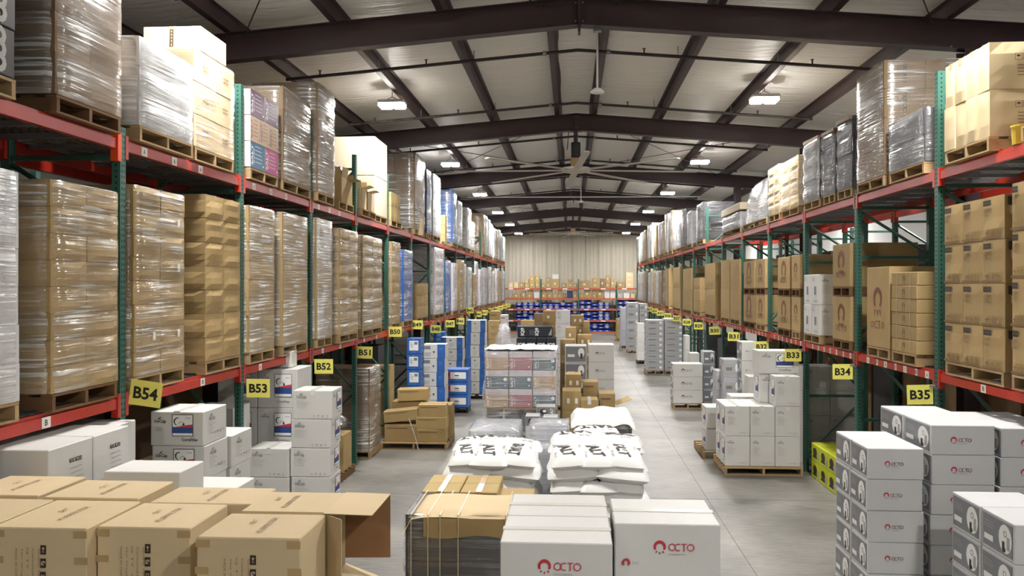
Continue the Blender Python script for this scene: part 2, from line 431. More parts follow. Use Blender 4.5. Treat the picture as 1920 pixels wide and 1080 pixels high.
_dec = {}
def decal(kind, w, h):
    key = (kind, round(w, 2), round(h, 2))
    if key in _dec: return _dec[key]
    d = Decal(); hw, hh = w / 2, h / 2
    if kind == 'octo_red': octo_logo(d, 0, 0, w * .36, 'print_red', 'print_rust')
    elif kind == 'octo_big':
        octo_logo(d, w * .07, hh * .38, w * .42, 'print_red', 'print_red')
    elif kind == 'octo_big2':
        octo_logo(d, w * .1, hh * .35, w * .42, 'print_red', 'print_red')
        d.arc(-hw * .78, -hh * .1, .012, .024, -50, 230, 'print_red', 10); d.text('OC', -hw * .6, -hh * .1, .04, 'print_pale')
    elif kind == 'octo_grey': octo_logo(d, 0, 0, w * .4, 'print_dark', 'print_grey', False)
    elif kind == 'octo_kraft':
        r = w * .2
        d.arc(0, h * .1, r * .55, r, -50, 230, 'print_rust', 14, .7)
        for k in (-1, 0, 1): d.shape([(k * r * .5 - r * .14, h * .1 - r * .9), (k * r * .5 + r * .14, h * .1 - r * .9), (k * r * .8, h * .1 - r * 1.5)], 'print_rust')
        q = w * .07
        for k, c in enumerate('OCTO'): d.text(c, (k - 1.5) * q * 2.2, -h * .22, q * 1.7, 'print_rust')
    elif kind == 'octo_side':
        d.rect(-hw * .9, -hh * .82, hw * .86, hh * .82, 'panel_grey')
        d.ell(hw * .45, 0, hw * .38, hh * .72, 'print_white', 18)
        d.arc(hw * .45, hh * .25, hh * .1, hh * .18, 0, 360, 'print_pale', 8); d.rect(hw * .55, -hh * .5, hw * .72, hh * .15, 'print_pale')
        d.rect(hw * .28, -hh * .6, hw * .42, -hh * .15, 'print_dark'); d.ell(hw * .38, -hh * .55, hw * .11, hh * .14, 'print_dark', 8)
        d.rect(-hw * .8, -hh * .5, -hw * .25, -hh * .2, 'print_white'); d.lines(-hw * .8, hh * .5, hw * .8, 3, hh * .14, 'print_pale', 3)
    elif kind == 'icecap':
        mountain(d, -hw * .55, hh * .62, w * .25, 'print_grey')
        d.lines(-hw * .8, hh * .3, w * .34, 6, hh * .1, 'print_pale', 1, .004)
        for k in range(4): d.icon(hw * (.08 + .22 * k), -hh * .78, w * .024, 'print_grey', (1, 0, 3, 2)[k])
    elif kind == 'icecap_side':
        mountain(d, -hw * .6, hh * .6, w * .2, 'print_grey'); product_panel(d, -hw * .12, -hh * .42, hw * .7, hh * .72)
        d.text('CoralVue', hw * .3, -hh * .66, w * .3, 'print_dark')
    elif kind == 'coralvue':
        mountain(d, -hw * .62, hh * .5, w * .22, 'print_dark'); d.lines(-hw * .8, hh * .12, w * .2, 4, .012, 'print_pale', 4, .004)
        product_panel(d, -hw * .15, -hh * .4, hw * .6, hh * .8)
        d.text('CoralVue', hw * .5, -hh * .62, w * .3, 'print_dark', bold=.02)
    elif kind == 'coral_end':
        mountain(d, -hw * .3, hh * .55, w * .25, 'print_grey'); d.lines(-hw * .6, hh * .25, w * .3, 6, .02, 'print_pale', 8, .004)
        for k in range(4): d.icon(hw * (-.1 + .24 * k), -hh * .45, w * .03, 'print_grey', (1, 0, 3, 2)[k])
    elif kind == 'icons4':
        for k in range(4):
            x = -hw * .05 + k * w * .07
            d.rect(x - .014, hh * .5 - .014, x + .014, hh * .5 + .014, 'print_dark'); d.icon(x, hh * .5, .009, 'print_white', (2, 3, 0, 1)[k])
        d.lines(-hw * .1, hh * .3, w * .32, 5, .035, 'print_pale', 5, .006)
    elif kind == 'panel_edge':
        product_panel(d, -.13, -.13, .13, .13)
    elif kind == 'filter_front':
        for k in range(5):
            z = hh * .62 - k * .068
            d.rect(hw * .1 - .015, z - .024, hw * .1 + .015, z + .024, 'print_dark'); d.icon(hw * .1, z, .012, 'kraft_light', (2, 3, 1, 0, 2)[k])
        r = random.Random(3)
        for k in range(5):
            x = hw * .02 - k * .03
            d.text(('Quality 100%', 'Consumables', 'Q TY  24', 'Net Weight', 'MADE IN CHINA')[k], x, hh * .35, .17 + .03 * r.random(), 'print_brown', h=.011, rot=-math.pi / 2)
            d.rect(x - .0015, -hh * .55, x + .0015, hh * .0 - .05 * r.random(), 'print_brown')
    elif kind == 'filter_top':
        d.text('KLERFILTER', 0.02, 0, .26, 'print_brown', h=.032, rot=math.pi / 2); d.text('QLT', -.07, .05, .08, 'print_brown', h=.034, rot=math.pi / 2)
    elif kind == 'marks':
        for k in range(3):
            x = hw * (.05 + .28 * k); q = min(w, h) * .07
            d.rect(x - q, hh * .35 - q, x + q, hh * .35 + q, 'print_brown'); d.rect(x - q * .85, hh * .35 - q * .85, x + q * .85, hh * .35 + q * .85, 'kraft_light'); d.icon(x, hh * .35, q * .6, 'print_dark', k)
        d.lines(hw * .0, hh * .0, w * .3, 4, hh * .14, 'print_brown', 9, .008)
    elif kind == 'kanji':
        for k in range(3): d.rect(-hw * .2 + k * w * .09, hh * .08, -hw * .2 + k * w * .09 + w * .06, hh * .2, 'print_brown')
        for k in range(3): d.rect(-hw * .2 + k * w * .09, -hh * .16, -hw * .2 + k * w * .09 + w * .06, -hh * .04, 'print_brown')
    elif kind == 'vmarks':
        for k in range(5):
            z = hh * .6 - k * h * .13; d.rect(-.018, z - .03, .018, z + .02, 'print_dark'); d.rect(-.008, z - .02, .004, z + .006, 'kraft')
    elif kind == 'vnotch':
        for k in range(3): d.shape([(-.02, hh * (.55 - .5 * k)), (.03, hh * (.55 - .5 * k) + .03), (.03, hh * (.55 - .5 * k) - .03)], 'print_dark')
    elif kind == 'black_label':
        d.rect(-hw * .82, hh * .58, -hw * .1, hh * .84, 'print_dark'); d.rect(-hw * .78, hh * .7, -hw * .14, hh * .72, 'print_brown'); d.lines(-hw * .8, hh * .46, w * .3, 5, hh * .08, 'print_brown', 2, .005)
        for k in range(3): d.icon(-hw * .5 + k * hw * .5, -hh * .72, w * .06, 'print_brown', k); 
        d.rect(-hw * .9, -hh * .96, hw * .9, -hh * .86, 'print_brown')
    elif kind == 'black_label_end':
        d.rect(-hw * .9, hh * .5, hw * .3, hh * .88, 'print_dark'); d.rect(-hw * .8, hh * .1, hw * .3, hh * .45, 'label_white')
    elif kind == 'band':
        d.rect(-hw * .85, hh * .5, hw * .4, hh * .62, 'print_brown')
    elif kind == 'white_sticker':
        d.rect(hw * .15, -hh * .1, hw * .35, hh * .6, 'label_white')
    elif kind == 'flat_stamp':
        d.arc(0, 0, hh * .25, hh * .5, -50, 230, 'print_brown', 10); d.rect(-hh * .4, -hh * .75, hh * .4, -hh * .65, 'print_brown')
        for k in (-.55, .5): d.rect(hw * k - .006, -hh, hw * k + .006, hh, 'strap')
    elif kind == 'blue_white':
        d.rect(-hw * .62, -hh * .55, hw * .72, hh * .7, 'print_white'); d.rect(hw * .1, hh * .2, hw * .6, hh * .55, 'panel_grey'); d.lines(-hw * .5, hh * .45, w * .25, 3, hh * .2, 'print_sky', 1, .012); d.icon(-hw * .25, -hh * .2, w * .06, 'print_tan', 0)
        d.shape([(-hw * .2, hh * .78), (0, hh * .96), (hw * .2, hh * .78)], 'print_sky'); d.text('ICECAP', 0, -hh * .78, w * .4, 'print_sky')
    elif kind == 'white_blueband':
        d.rect(hw * .3, -hh * .98, hw * .98, hh * .98, 'blue_box'); d.icon(hw * .62, hh * .3, w * .07, 'print_sky', 1); d.rect(-hw * .85, hh * .3, -hw * .3, hh * .75, 'panel_grey'); d.shape([(-hw * .1, 0), (hw * .1, 0), (0, -hh * .35)], 'print_dark'); d.lines(-hw * .8, -hh * .2, w * .3, 3, hh * .2, 'print_pale', 6, .01)
    elif kind == 'white_bluends':
        d.rect(-hw * .98, -hh * .98, -hw * .5, hh * .98, 'blue_box'); d.rect(hw * .45, -hh * .98, hw * .98, hh * .98, 'blue_box'); d.icon(-hw * .1, hh * .4, w * .05, 'print_dark', 0); d.lines(-hw * .2, -hh * .1, w * .2, 3, hh * .2, 'print_pale', 6, .01); d.icon(hw * .72, 0, w * .06, 'print_sky', 1)
    elif kind == 'red_panel':
        d.rect(-hw * .85, -hh * .5, hw * .85, hh * .55, 'print_white'); d.rect(-hw * .85, -hh * .5, -hw * .45, hh * .55, 'print_red'); d.rect(-hw * .75, -hh * .1, -hw * .52, hh * .4, 'print_dark'); d.rect(-hw * .1, -hh * .06, hw * .25, hh * .1, 'print_dark'); d.lines(-hw * .1, -hh * .2, w * .2, 2, hh * .12, 'print_pale', 2, .008)
    elif kind == 'blue_strip':
        for k in range(3): d.ell(0, hh * (.6 - .6 * k), hw * .5, hh * .14, 'print_sky', 8)
    elif kind.startswith('salt_'):
        c = {'pink': 'print_pink', 'slate': 'print_slate', 'tan': 'print_tan', 'purple': 'print_purple', 'magenta': 'print_magenta', 'teal': 'print_teal', 'beige': 'print_tan'}[kind[5:]]
        full = kind[5:] in ('purple', 'magenta', 'teal', 'beige')
        t = hh * .98 if full else hh * .35
        d.rect(-hw * .97, -hh * .97, hw * .97, t, c)
        tm = 'print_white' if not kind.endswith('beige') else 'print_purple'
        d.text('SALT', -hw * .76, (t - hh * .97) / 2, (t + hh) * .8, tm, h=w * .1, rot=math.pi / 2, bold=.03); d.text('REEF', -hw * .52, (t - hh * .97) / 2, (t + hh) * .62, tm, h=w * .055, rot=math.pi / 2)
        r = random.Random(5)
        for k in range(5):
            z = t - (t + hh) * (.14 + .15 * k); d.rect(-hw * .38, z, -hw * .38 + w * r.uniform(.25, .5), z + hh * .035, tm if full else 'print_pale')
        if kind[5:] == 'slate': d.ell(hw * .72, t - hh * .35, hw * .16, hh * .16 * w / h, 'print_white', 14)
        d.arc(hw * .72, -hh * .72, 0, hw * .1, 0, 180, tm, 6)
    elif kind == 'iq_tall':
        d.text('IQ9', -hw * .7, 0, h * .75, 'print_white', h=w * .12, rot=math.pi / 2, bold=.05); d.text('IQ9', hw * .12, 0, h * .75, 'print_white', h=w * .12, rot=math.pi / 2, bold=.05)
        for k in range(5): d.rect(-hw * .3 + k * w * .035, -hh * .7, -hw * .3 + k * w * .035 + w * .006, hh * .3, 'print_pale')
        d.shape([(hw * .75, -hh * .7), (hw * .95, -hh * .7), (hw * .95, hh * .7)], 'print_pale')
    elif kind == 'iq_short':
        d.text('IQ9', 0, hh * .2, w * .75, 'print_white', bold=.06); d.rect(-hw * .7, -hh * .5, hw * .3, -hh * .35, 'print_pale')
    elif kind == 'photo_bw':
        d.rect(-hw * .95, -hh * .95, hw * .95, hh * .95, 'print_grey'); d.ell(-hw * .2, 0, hw * .4, hh * .6, 'print_dark', 10); d.ell(-hw * .1, hh * .1, hw * .2, hh * .3, 'print_white', 8); d.text('SALT', hw * .65, 0, h * .7, 'print_white', h=w * .16, rot=math.pi / 2, bold=.03)
    elif kind == 'grey_print':
        d.rect(-hw * .85, -hh * .5, hw * .5, hh * .5, 'print_pale'); d.rect(-hw * .7, -hh * .2, hw * .05, hh * .15, 'print_grey'); d.ell(hw * .62, hh * .1, hw * .16, hh * .45, 'print_white', 10)
    elif kind == 'grey_octo':
        d.rect(-hw * .92, -hh * .85, hw * .92, hh * .85, 'panel_grey'); d.ell(hw * .5, hh * .2, hw * .3, hh * .55, 'print_white', 12); d.rect(hw * .42, -hh * .5, hw * .62, hh * .1, 'print_dark'); d.rect(-hw * .75, -hh * .3, -hw * .1, 0, 'print_white')
    elif kind == 'qr_free':
        d.rect(-hw * .3, -hh * .35, hw * .15, hh * .2, 'print_grey'); d.text('CoralVue', 0, -hh * .75, w * .5, 'print_grey'); mountain(d, -hw * .5, hh * .7, w * .3, 'print_pale')
    elif kind == 'lime':
        d.ell(0, hh * .1, hw * .5, hh * .5, 'print_dark', 8); d.shape([(-hw * .6, -hh * .6), (hw * .6, -hh * .6), (0, hh * .2)], 'print_dark'); d.rect(hw * .6, -hh * .7, hw * .95, hh * .1, 'print_pale')
    elif kind == 'white_two':
        for k in (-.5, .35): d.rect(hw * k, -hh * .3, hw * (k + .3), hh * .25, 'label_white')
    elif kind == 'ok_sticker':
        d.rect(-hw * .35, -hh * .25, hw * .05, hh * .2, 'label_white')
    elif kind == 'rings':
        d.rect(-hw * .95, -hh * .95, hw * .95, hh * .95, 'print_dark')
        for k in range(6): d.arc(-hw * .5 + (k % 2) * hw * .9, hh * (.6 - .55 * (k // 2)), hw * .1, hw * .26, 0, 360, 'print_pale', 10)
    elif kind == 'two_lines':
        for z in (.35, -.4): d.rect(-hw * .7, hh * z, hw * .6, hh * z + .012, 'print_brown'); d.lines(-hw * .4, hh * z - .03, w * .4, 2, .03, 'print_brown', 3, .008)
    _dec[key] = d.build('print_' + kind)
    return _dec[key]

# ------------------------------------------------------------------ cartons
_cm = {}
def carton_mesh(w, d, h, mat, style='crisp', k=0):
    key = (round(w, 3), round(d, 3), round(h, 3), mat, style, k)
    if key in _cm: return _cm[key]
    b = MB(); e = 0.0015
    if style == 'crisp':
        b.chamfer(-w / 2 + e, -d / 2 + e, 0, w / 2 - e, d / 2 - e, h - 2 * e, min(.006, h * .06), mat)
    else:   # soft, crushed corrugated: every side swells or caves a little
        amp = {'soft': .012, 'bulge': .028}[style]; r = random.Random(hash(key) & 0xffff if False else k * 77 + int(w * 1000))
        n = 4
        def q(a, bb): return (1 - (2 * a - 1) ** 2) * (1 - (2 * bb - 1) ** 2)
        A = [amp * r.uniform(.35, 1.0) for _ in range(4)]; lean = [r.uniform(-.006, .006) for _ in range(4)]
        x0, x1, y0, y1 = -w / 2 + e, w / 2 - e, -d / 2 + e, d / 2 - e; h2 = h - 2 * e
        T = [i / n for i in range(n + 1)]
        def skew(t): return 1.25 - .6 * t + .5 * math.sin(6.3 * t + k)   # belly sits low, a crease above
        b.grid([[(x0 + (x1 - x0) * a, y0 - A[0] * q(a, t) * skew(t), h2 * t) for a in T] for t in T], mat)
        b.grid([[(x1 + A[1] * q(a, t) * skew(t), y0 + (y1 - y0) * a, h2 * t) for a in T] for t in T], mat)
        b.grid([[(x1 - (x1 - x0) * a, y1 + A[2] * q(a, t) * .5, h2 * t) for a in T] for t in T], mat)
        b.grid([[(x0 - A[3] * q(a, t) * skew(t), y1 - (y1 - y0) * a, h2 * t) for a in T] for t in T], mat)
        b.poly([(x0, y0, h2), (x1, y0, h2), (x1, y1, h2), (x0, y1, h2)], mat)
        b.poly([(x0, y1, 0), (x1, y1, 0), (x1, y0, 0), (x0, y0, 0)], mat)
    _cm[key] = b.build('carton'); return _cm[key]
_tm = {}
def tape_mesh(w, d, h, mat, axis):
    key = (round(w, 3), round(d, 3), round(h, 3), mat, axis)
    if key in _tm: return _tm[key]
    b = MB(); t = .028; e = .0012; dr = min(.07, h * .4)
    if axis == 'x':
        b.box(-w / 2 - e, -t, h - .004, w / 2 + e, t, h + e, mat)
        for s in (-1, 1): b.box(s * w / 2 - e, -t, h - dr, s * w / 2 + e, t, h + e, mat)
    else:
        b.box(-t, -d / 2 - e, h - .004, t, d / 2 + e, h + e, mat)
        for s in (-1, 1): b.box(-t, s * d / 2 - e, h - dr, t, s * d / 2 + e, h + e, mat)
    _tm[key] = b.build('tape'); return _tm[key]
FACE = {'near': lambda w, d, h: ((0, -d / 2 - .0015, h / 2), (0, 0, 0), w, h),
        'far': lambda w, d, h: ((0, d / 2 + .0015, h / 2), (0, 0, math.pi), w, h),
        'right': lambda w, d, h: ((w / 2 + .0015, 0, h / 2), (0, 0, math.pi / 2), d, h),
        'left': lambda w, d, h: ((-w / 2 - .0015, 0, h / 2), (0, 0, -math.pi / 2), d, h),
        'top': lambda w, d, h: ((0, 0, h + .0005), (-math.pi / 2, 0, 0), w, d)}
KIND = {'kraft': 'kraft_carton', 'kraft_light': 'tan_carton', 'kraft_yellow': 'yellow_carton', 'kraft_dark': 'brown_carton', 'charcoal_box': 'charcoal_carton', 'black_box': 'black_carton', 'cream_box': 'cream_carton', 'white_box': 'white_carton', 'lilac_box': 'pale_carton', 'silver_box': 'grey_carton', 'grey_white_box': 'white_carton'}
def carton(w, d, h, loc, mat, label=None, cat='carton', name='carton', rz=0.0, style='crisp', prints=(), tape=None, parent=None, group=None, k=0, tilt=(0, 0)):
    if name == 'carton' and parent is None: name = KIND.get(mat, 'carton')
    o = obj(name, carton_mesh(w, d, h, mat, style, k), parent, loc, (tilt[0], tilt[1], rz))
    if parent is None: tag(o, label, cat, group)
    for (kind, face) in prints:
        l, r, fw, fh = FACE[face](w, d, h)
        if style != 'crisp': l = tuple(c + (.012 if style == 'soft' else .03) * s for c, s in zip(l, {'near': (0, -1, 0), 'right': (1, 0, 0), 'left': (-1, 0, 0), 'top': (0, 0, .1), 'far': (0, 1, 0)}[face]))
        obj('printed_marks', decal(kind, fw, fh), o, l, r)
    if tape: obj('tape', tape_mesh(w, d, h, tape[0], tape[1]), o)
    return o

ORD = ['top', 'second', 'third', 'fourth', 'fifth', 'sixth', 'seventh', 'eighth', 'ninth', 'tenth', 'eleventh', 'twelfth', 'thirteenth']
def rowword(k, n):
    if n == 1: return ''
    if k == n - 1 and n > 2: return 'bottom row'
    return 'top row' if k == 0 else ORD[k] + ' row'
def colword(i, n, words):
    if n == 1: return ''
    if n == 2: return words[0] if i == 0 else words[1]
    if i == 0: return words[0]
    if i == n - 1: return words[1]
    return 'middle' if n == 3 else ORD[i] + ' from ' + words[0]
def stack(x0, y0, z0, nx, ny, nz, w, d, h, mat, desc, place, side='right', prints=(), tape=None, style='crisp', jit=.006, name='carton', parent=None, group=None, skip=(), seed=1, cat='carton', solid=False, tops=None):
    """grid of cartons from its low corner; only the ones on the camera side, the aisle side and the top are built"""
    r = random.Random(seed); out = []
    for kz in range(nz):
        for iy in range(ny):
            for ix in range(nx):
                if (ix, iy, kz) in skip: continue
                aisle = ix == (nx - 1 if side == 'right' else 0)
                if not solid and not (aisle or iy == 0 or kz == nz - 1): continue
                loc = (x0 + w * (ix + .5) + r.uniform(-jit, jit) * .5, y0 + d * (iy + .5) + r.uniform(-jit, jit) * .5, z0 + h * kz)
                if parent is not None: loc = tuple(a - b for a, b in zip(loc, parent.location))
                lab = None
                if parent is None:
                    cw = [rowword(nz - 1 - kz, nz), colword(ix, nx, ('left', 'right')), colword(iy, ny, ('front', 'back'))]
                    lab = (desc + ' ' + place + ', ' + ' '.join(c for c in cw if c)).rstrip(', ')
                pr = [p for p in prints if (p[0] != 'white_sticker' or r.random() < .3) and (p[1] != 'near' or iy == 0 or solid) and (p[1] not in ('left', 'right') or aisle)]
                out.append(carton(w - .004, d - .004, h, loc, mat, lab, cat, name, r.uniform(-jit, jit) * 1.2, style, pr, tape if kz == nz - 1 else None, parent, group, r.randrange(4)))
    return out

# ------------------------------------------------------------------ stretch film around a load
_fm = {}
def film_mesh(w, d, h, rows, amp, mat, k, res=1.0, cap=.14):
    key = (round(w, 2), round(d, 2), round(h, 2), rows, amp, mat, k, res)
    if key in _fm: return _fm[key]
    b = MB(); b.smooth = True
    n = max(4, int(9 * res)); m_ = max(8, int(rows * 4 * res)); rr = .03
    base = []
    cs = [(-w / 2, -d / 2), (w / 2, -d / 2), (w / 2, d / 2), (-w / 2, d / 2)]; nm = [(0, -1), (1, 0), (0, 1), (-1, 0)]
    for s in range(4):
        a = cs[s]; c = cs[(s + 1) % 4]
        for i in range(n):
            t = (i + .5) / n
            base.append((a[0] + (c[0] - a[0]) * t, a[1] + (c[1] - a[1]) * t, nm[s][0], nm[s][1], t))
    P = []
    for j in range(m_ + 1):
        t = j / m_; row = []
        bul = amp * (abs(math.sin(math.pi * rows * t)) ** .7)
        for (x, y, nx, ny, tt) in base:
            q = .010 + bul * (4 * tt * (1 - tt)) ** .4 + .010 * noise.noise(Vector((x * 5 + k * 7, y * 5, t * h * 6)))
            row.append((x + nx * q, y + ny * q, h * t))
        P.append(row)
    if cap:
        P.append([(x * (1 - cap), y * (1 - cap), h + .012 + .01 * noise.noise(Vector((x * 4, y * 4, k)))) for (x, y, nx, ny, tt) in base])
    b.grid(P, mat, True)
    _fm[key] = b.build('stretch_wrap'); return _fm[key]

# ================================================================== the building
RX = 0.12                      # ridge line
def roof_z(x): return 7.25 - abs(x - RX) / 12.0      # underside of purlins
Y0, Y1 = -12.0, 56.9
XW = 10.5
b = MB(); b.box(-XW, Y0, -.2, XW, Y1, 0, 'concrete'); struct(obj('floor', b.build('floor')))
# saw cuts in the slab
for i, y in enumerate([4.6 + 7.55 * k for k in range(7)]):
    b = MB(); b.box(-XW + .1, y - .003, 0, XW - .1, y + .003, .0012, 'joint'); struct(obj('trim_%d' % (i + 1), b.build('saw_cut')))
for i, x in enumerate((-1.75, 2.05)):
    b = MB(); b.box(x - .003, Y0 + .1, 0, x + .003, Y1 - .1, .0011, 'joint'); struct(obj('trim_%d' % (i + 8), b.build('saw_cut')))
# outer walls
b = MB(); b.box(-XW - .1, Y0, 0, -XW, Y1, 6.6, 'wall_shaded'); struct(obj('wall_left', b.build('wall')))
b = MB(); b.box(XW, Y0, 0, XW + .1, Y1, 6.6, 'wall_white'); struct(obj('wall_right', b.build('wall')))
b = MB(); b.box(-XW, Y0 - .1, 0, XW, Y0, 7.4, 'wall_white'); struct(obj('wall_front', b.build('wall')))
# end wall of ribbed metal panels
b = MB(); b.box(-XW, Y1, 0, XW, Y1 + .1, 7.4, 'wall_metal'); wb = struct(obj('wall_back', b.build('wall')))
PW = .914
for i in range(-8, 8):
    x0 = RX + i * PW; hh = min(roof_z(x0), roof_z(x0 + PW)) + .06
    b = MB()
    xs = [0, .03, .05, .10, .12, .29, .31, .36, .38, .55, .57, .62, .64, .83, .85, .885, .905]
    ds = [.0, .0, .045, .045, 0, 0, .03, .03, 0, 0, .03, .03, 0, 0, .045, .045, 0]
    P0 = [(x0 + x, Y1 - .01 - d, .02) for x, d in zip(xs, ds)]; P1 = [(p[0], p[1], hh) for p in P0]
    b.grid([P0, P1], 'wall_metal')
    obj('wall_panel', b.build('wall_panel'), wb)
b = MB(); 
for s in (-1, 1):
    b.poly([(RX, Y1 - .09, 7.27), (RX + s * 7, Y1 - .09, 7.27 - 7 / 12.), (RX + s * 7, Y1 - .09, 7.17 - 7 / 12.), (RX, Y1 - .09, 7.17)], 'steel_brown')
obj('wall_cap', b.build('wall_cap'), wb)

# roof: sagging insulation strips between purlins
PUR = [.39 + 1.53 * k for k in range(7)]
ceil = struct(obj('ceiling', None))
ROOFB = .2
RAFY = [3.7, 11.28, 18.86, 26.44, 34.02, 41.6, 49.2]
edges = [-XW - .05] + [RX - p for p in reversed(PUR)] + [RX + p for p in PUR] + [XW + .05]
for i in range(len(edges) - 1):
    xa, xb = edges[i], edges[i + 1]
    b = MB(); b.smooth = True
    nx = 6; ny = 46
    P = []
    for j in range(ny + 1):
        y = Y0 + (Y1 - Y0) * j / ny; row = []
        for k in range(nx + 1):
            t = k / nx; x = xa + (xb - xa) * t
            z = roof_z(x) + ROOFB - (.05 + .03 * noise.noise(Vector((x * .8, y * 1.2, i)))) * math.sin(math.pi * t)
            row.append((x, y, z))
        P.append(row)
    b.grid(P, 'insulation')
    obj('insulation_strip', b.build('insulation_strip'), ceil)
b = MB()
b.poly([(-XW - .1, Y0 - .1, roof_z(-XW) + .3), (RX, Y0 - .1, roof_z(RX) + .3), (RX, Y1 + .1, roof_z(RX) + .3), (-XW - .1, Y1 + .1, roof_z(-XW) + .3)], 'wall_white')
b.poly([(RX, Y0 - .1, roof_z(RX) + .3), (XW + .1, Y0 - .1, roof_z(XW) + .3), (XW + .1, Y1 + .1, roof_z(XW) + .3), (RX, Y1 + .1, roof_z(RX) + .3)], 'wall_white')
obj('roof_sheet', b.build('roof_sheet'), ceil)

def around(x, y):
    return ('left' if x < 0 else 'right')
# purlins (Z sections), one per line
names = ['ridge', 'second', 'third', 'fourth', 'fifth', 'sixth', 'seventh']
for s in (-1, 1):
    for k, p in enumerate(PUR):
        x = RX + s * p; z = roof_z(x)
        b = MB()
        b.box(x - .006, Y0, z, x + .006, Y1, z + .2, 'steel_brown')
        b.box(min(x, x + s * .1), Y0, z, max(x, x + s * .1), Y1, z + .006, 'steel_brown')
        b.box(min(x, x + s * .1) , Y0, z + .006, max(x, x + s * .1), Y1, z + .02, 'steel_brown') if False else None
        b.box(min(x, x - s * .075), Y0, z + .194, max(x, x - s * .075), Y1, z + .2, 'steel_brown')
        lip = x + s * .1
        b.box(min(lip, lip - s * .005), Y0, z, max(lip, lip - s * .005), Y1, z + .022, 'steel_brown')
        tag(obj('roof_purlin', b.build('roof_purlin')), 'dark brown steel roof purlin, %s line from the ridge on the %s' % ('first' if k == 0 else names[k], around(s, 0)), 'purlin', 'roof purlins')

# rafters and columns
RD = .40
SP = ['', 'nearest in view', 'second', 'third', 'fourth', 'fifth', 'farthest']
CXL, CXR = -5.12, 5.42
for k, y in enumerate(RAFY):
    t = thing('roof_rafter', 'dark brown steel roof rafter spanning the aisle, ' + (SP[k] + (' from the camera' if 1 < k < 6 else '') if k else 'just outside the picture'), 'rafter', (0, y, 0), 0, 'roof rafters')
    for s in (-1, 1):
        xe = RX + s * 10.2
        def quadbar(b, dz0, dz1, hw):
            z0, z1 = roof_z(RX), roof_z(xe)
            P = [(RX, -hw, z0 + dz0), (xe, -hw, z1 + dz0), (xe, hw, z1 + dz0), (RX, hw, z0 + dz0), (RX, -hw, z0 + dz1), (xe, -hw, z1 + dz1), (xe, hw, z1 + dz1), (RX, hw, z0 + dz1)]
            n = len(b.v); b.v += P; kk = b.mi('steel_brown')
            for q in ((3, 2, 1, 0), (4, 5, 6, 7), (0, 1, 5, 4), (1, 2, 6, 5), (2, 3, 7, 6), (3, 0, 4, 7)): b.f.append(tuple(n + i for i in q)); b.m.append(kk)
        b = MB(); quadbar(b, -RD + .012, -.014, .006); obj('web', b.build('rafter_web'), t)
        b = MB(); quadbar(b, -RD, -RD + .012, .09); obj('bottom_flange', b.build('rafter_flange'), t)
        b = MB(); quadbar(b, -.014, -.002, .09); obj('top_flange', b.build('rafter_flange'), t)
    b = MB(); b.box(RX - .018, -.09, roof_z(RX) - RD - .10, RX + .018, .09, roof_z(RX) - .01, 'steel_brown'); obj('ridge_splice', b.build('ridge_splice'), t)
    b = MB()
    for dz in (-.07, -.33):
        for dx in (-.05, .05): b.tube((RX + dx, -.012, roof_z(RX) + dz), (RX + dx, .012, roof_z(RX) + dz), .014, 6, 'galv')
    obj('splice_bolts', b.build('splice_bolts'), t, kind='stuff')
    for cx in (CXL, CXR):
        top = roof_z(cx) - RD
        b = MB(); b.box(-.006, -.12, 0, .006, .12, top, 'steel_brown'); b.box(-.1, -.13, 0, .1, -.12, top, 'steel_brown'); b.box(-.1, .12, 0, .1, .13, top, 'steel_brown')
        b.box(-.14, -.16, 0, .14, .16, .02, 'steel_brown')
        if k > 0: tag(obj('steel_column', b.build('steel_column'), None, (cx, y, 0)), 'dark brown steel column behind the %s pallet rack under the %s rafter' % (around(cx, 0), SP[k].replace(' in view', '')), 'column', 'building columns')

# sprinkler branch pipes
PY = [13.2 + 3.79 * k for k in range(11)]
for k, y in enumerate([9.4] + PY):
    t = thing('sprinkler_pipe', 'dark sprinkler branch pipe across the roof, %s' % ('just outside the picture' if k == 0 else ('nearest in view' if k == 1 else ORD[k - 1] + ' in view from the camera')), 'pipe', (0, y, 0), 0, 'sprinkler pipes')
    b = MB()
    def pz(x): return roof_z(x) - .17
    for s in (-1, 1): b.tube((RX, 0, pz(RX)), (RX + s * 4.9, 0, pz(RX + s * 4.9)), .028, 8, 'pipe_dark')
    obj('pipe', b.build('pipe'), t)
    for x in (RX - .55, RX + .5):
        b = MB(); b.tube((x - .03, 0, pz(x)), (x + .03, 0, pz(x)), .042, 8, 'galv'); obj('coupling', b.build('coupling'), t)
    for x in (-3.2, -1.6, 1.75, 3.35):
        b = MB(); b.tube((x, 0, pz(x)), (x, 0, roof_z(x)), .008, 5, 'galv'); obj('hanger_rod', b.build('hanger_rod'), t)
    for x in (-4.2, -2.4, 1.2, 3.9):
        b = MB(); b.tube((x, 0, pz(x) + .02), (x, 0, pz(x) + .09), .014, 6, 'pipe_dark'); b.tube((x, 0, pz(x) + .09), (x, 0, pz(x) + .096), .03, 8, 'pipe_dark'); obj('sprinkler_head', b.build('sprinkler_head'), t)
# rod bracing under the roof
for (ya, yb, tg) in ((18.95, 26.35, 'beyond the big ceiling fan'), (34.1, 41.5, 'in the fourth roof bay'), (3.8, 11.2, 'in the nearest roof bay')):
    for s in (-1, 1):
        for q in (0, 1):
            xa, xb = RX + s * .5, RX + s * 4.8
            if q: xa, xb = xb, xa
            b = MB(); b.tube((xa, ya, roof_z(xa) - .1), (xb, yb, roof_z(xb) - .1), .009, 5, 'pipe_dark')
            tag(obj('brace_rod', b.build('brace_rod')), 'thin dark bracing rod %s, %s slope, running %s the ridge' % (tg, around(s, 0), 'toward' if q else 'away from'), 'brace rod', 'roof bracing rods')
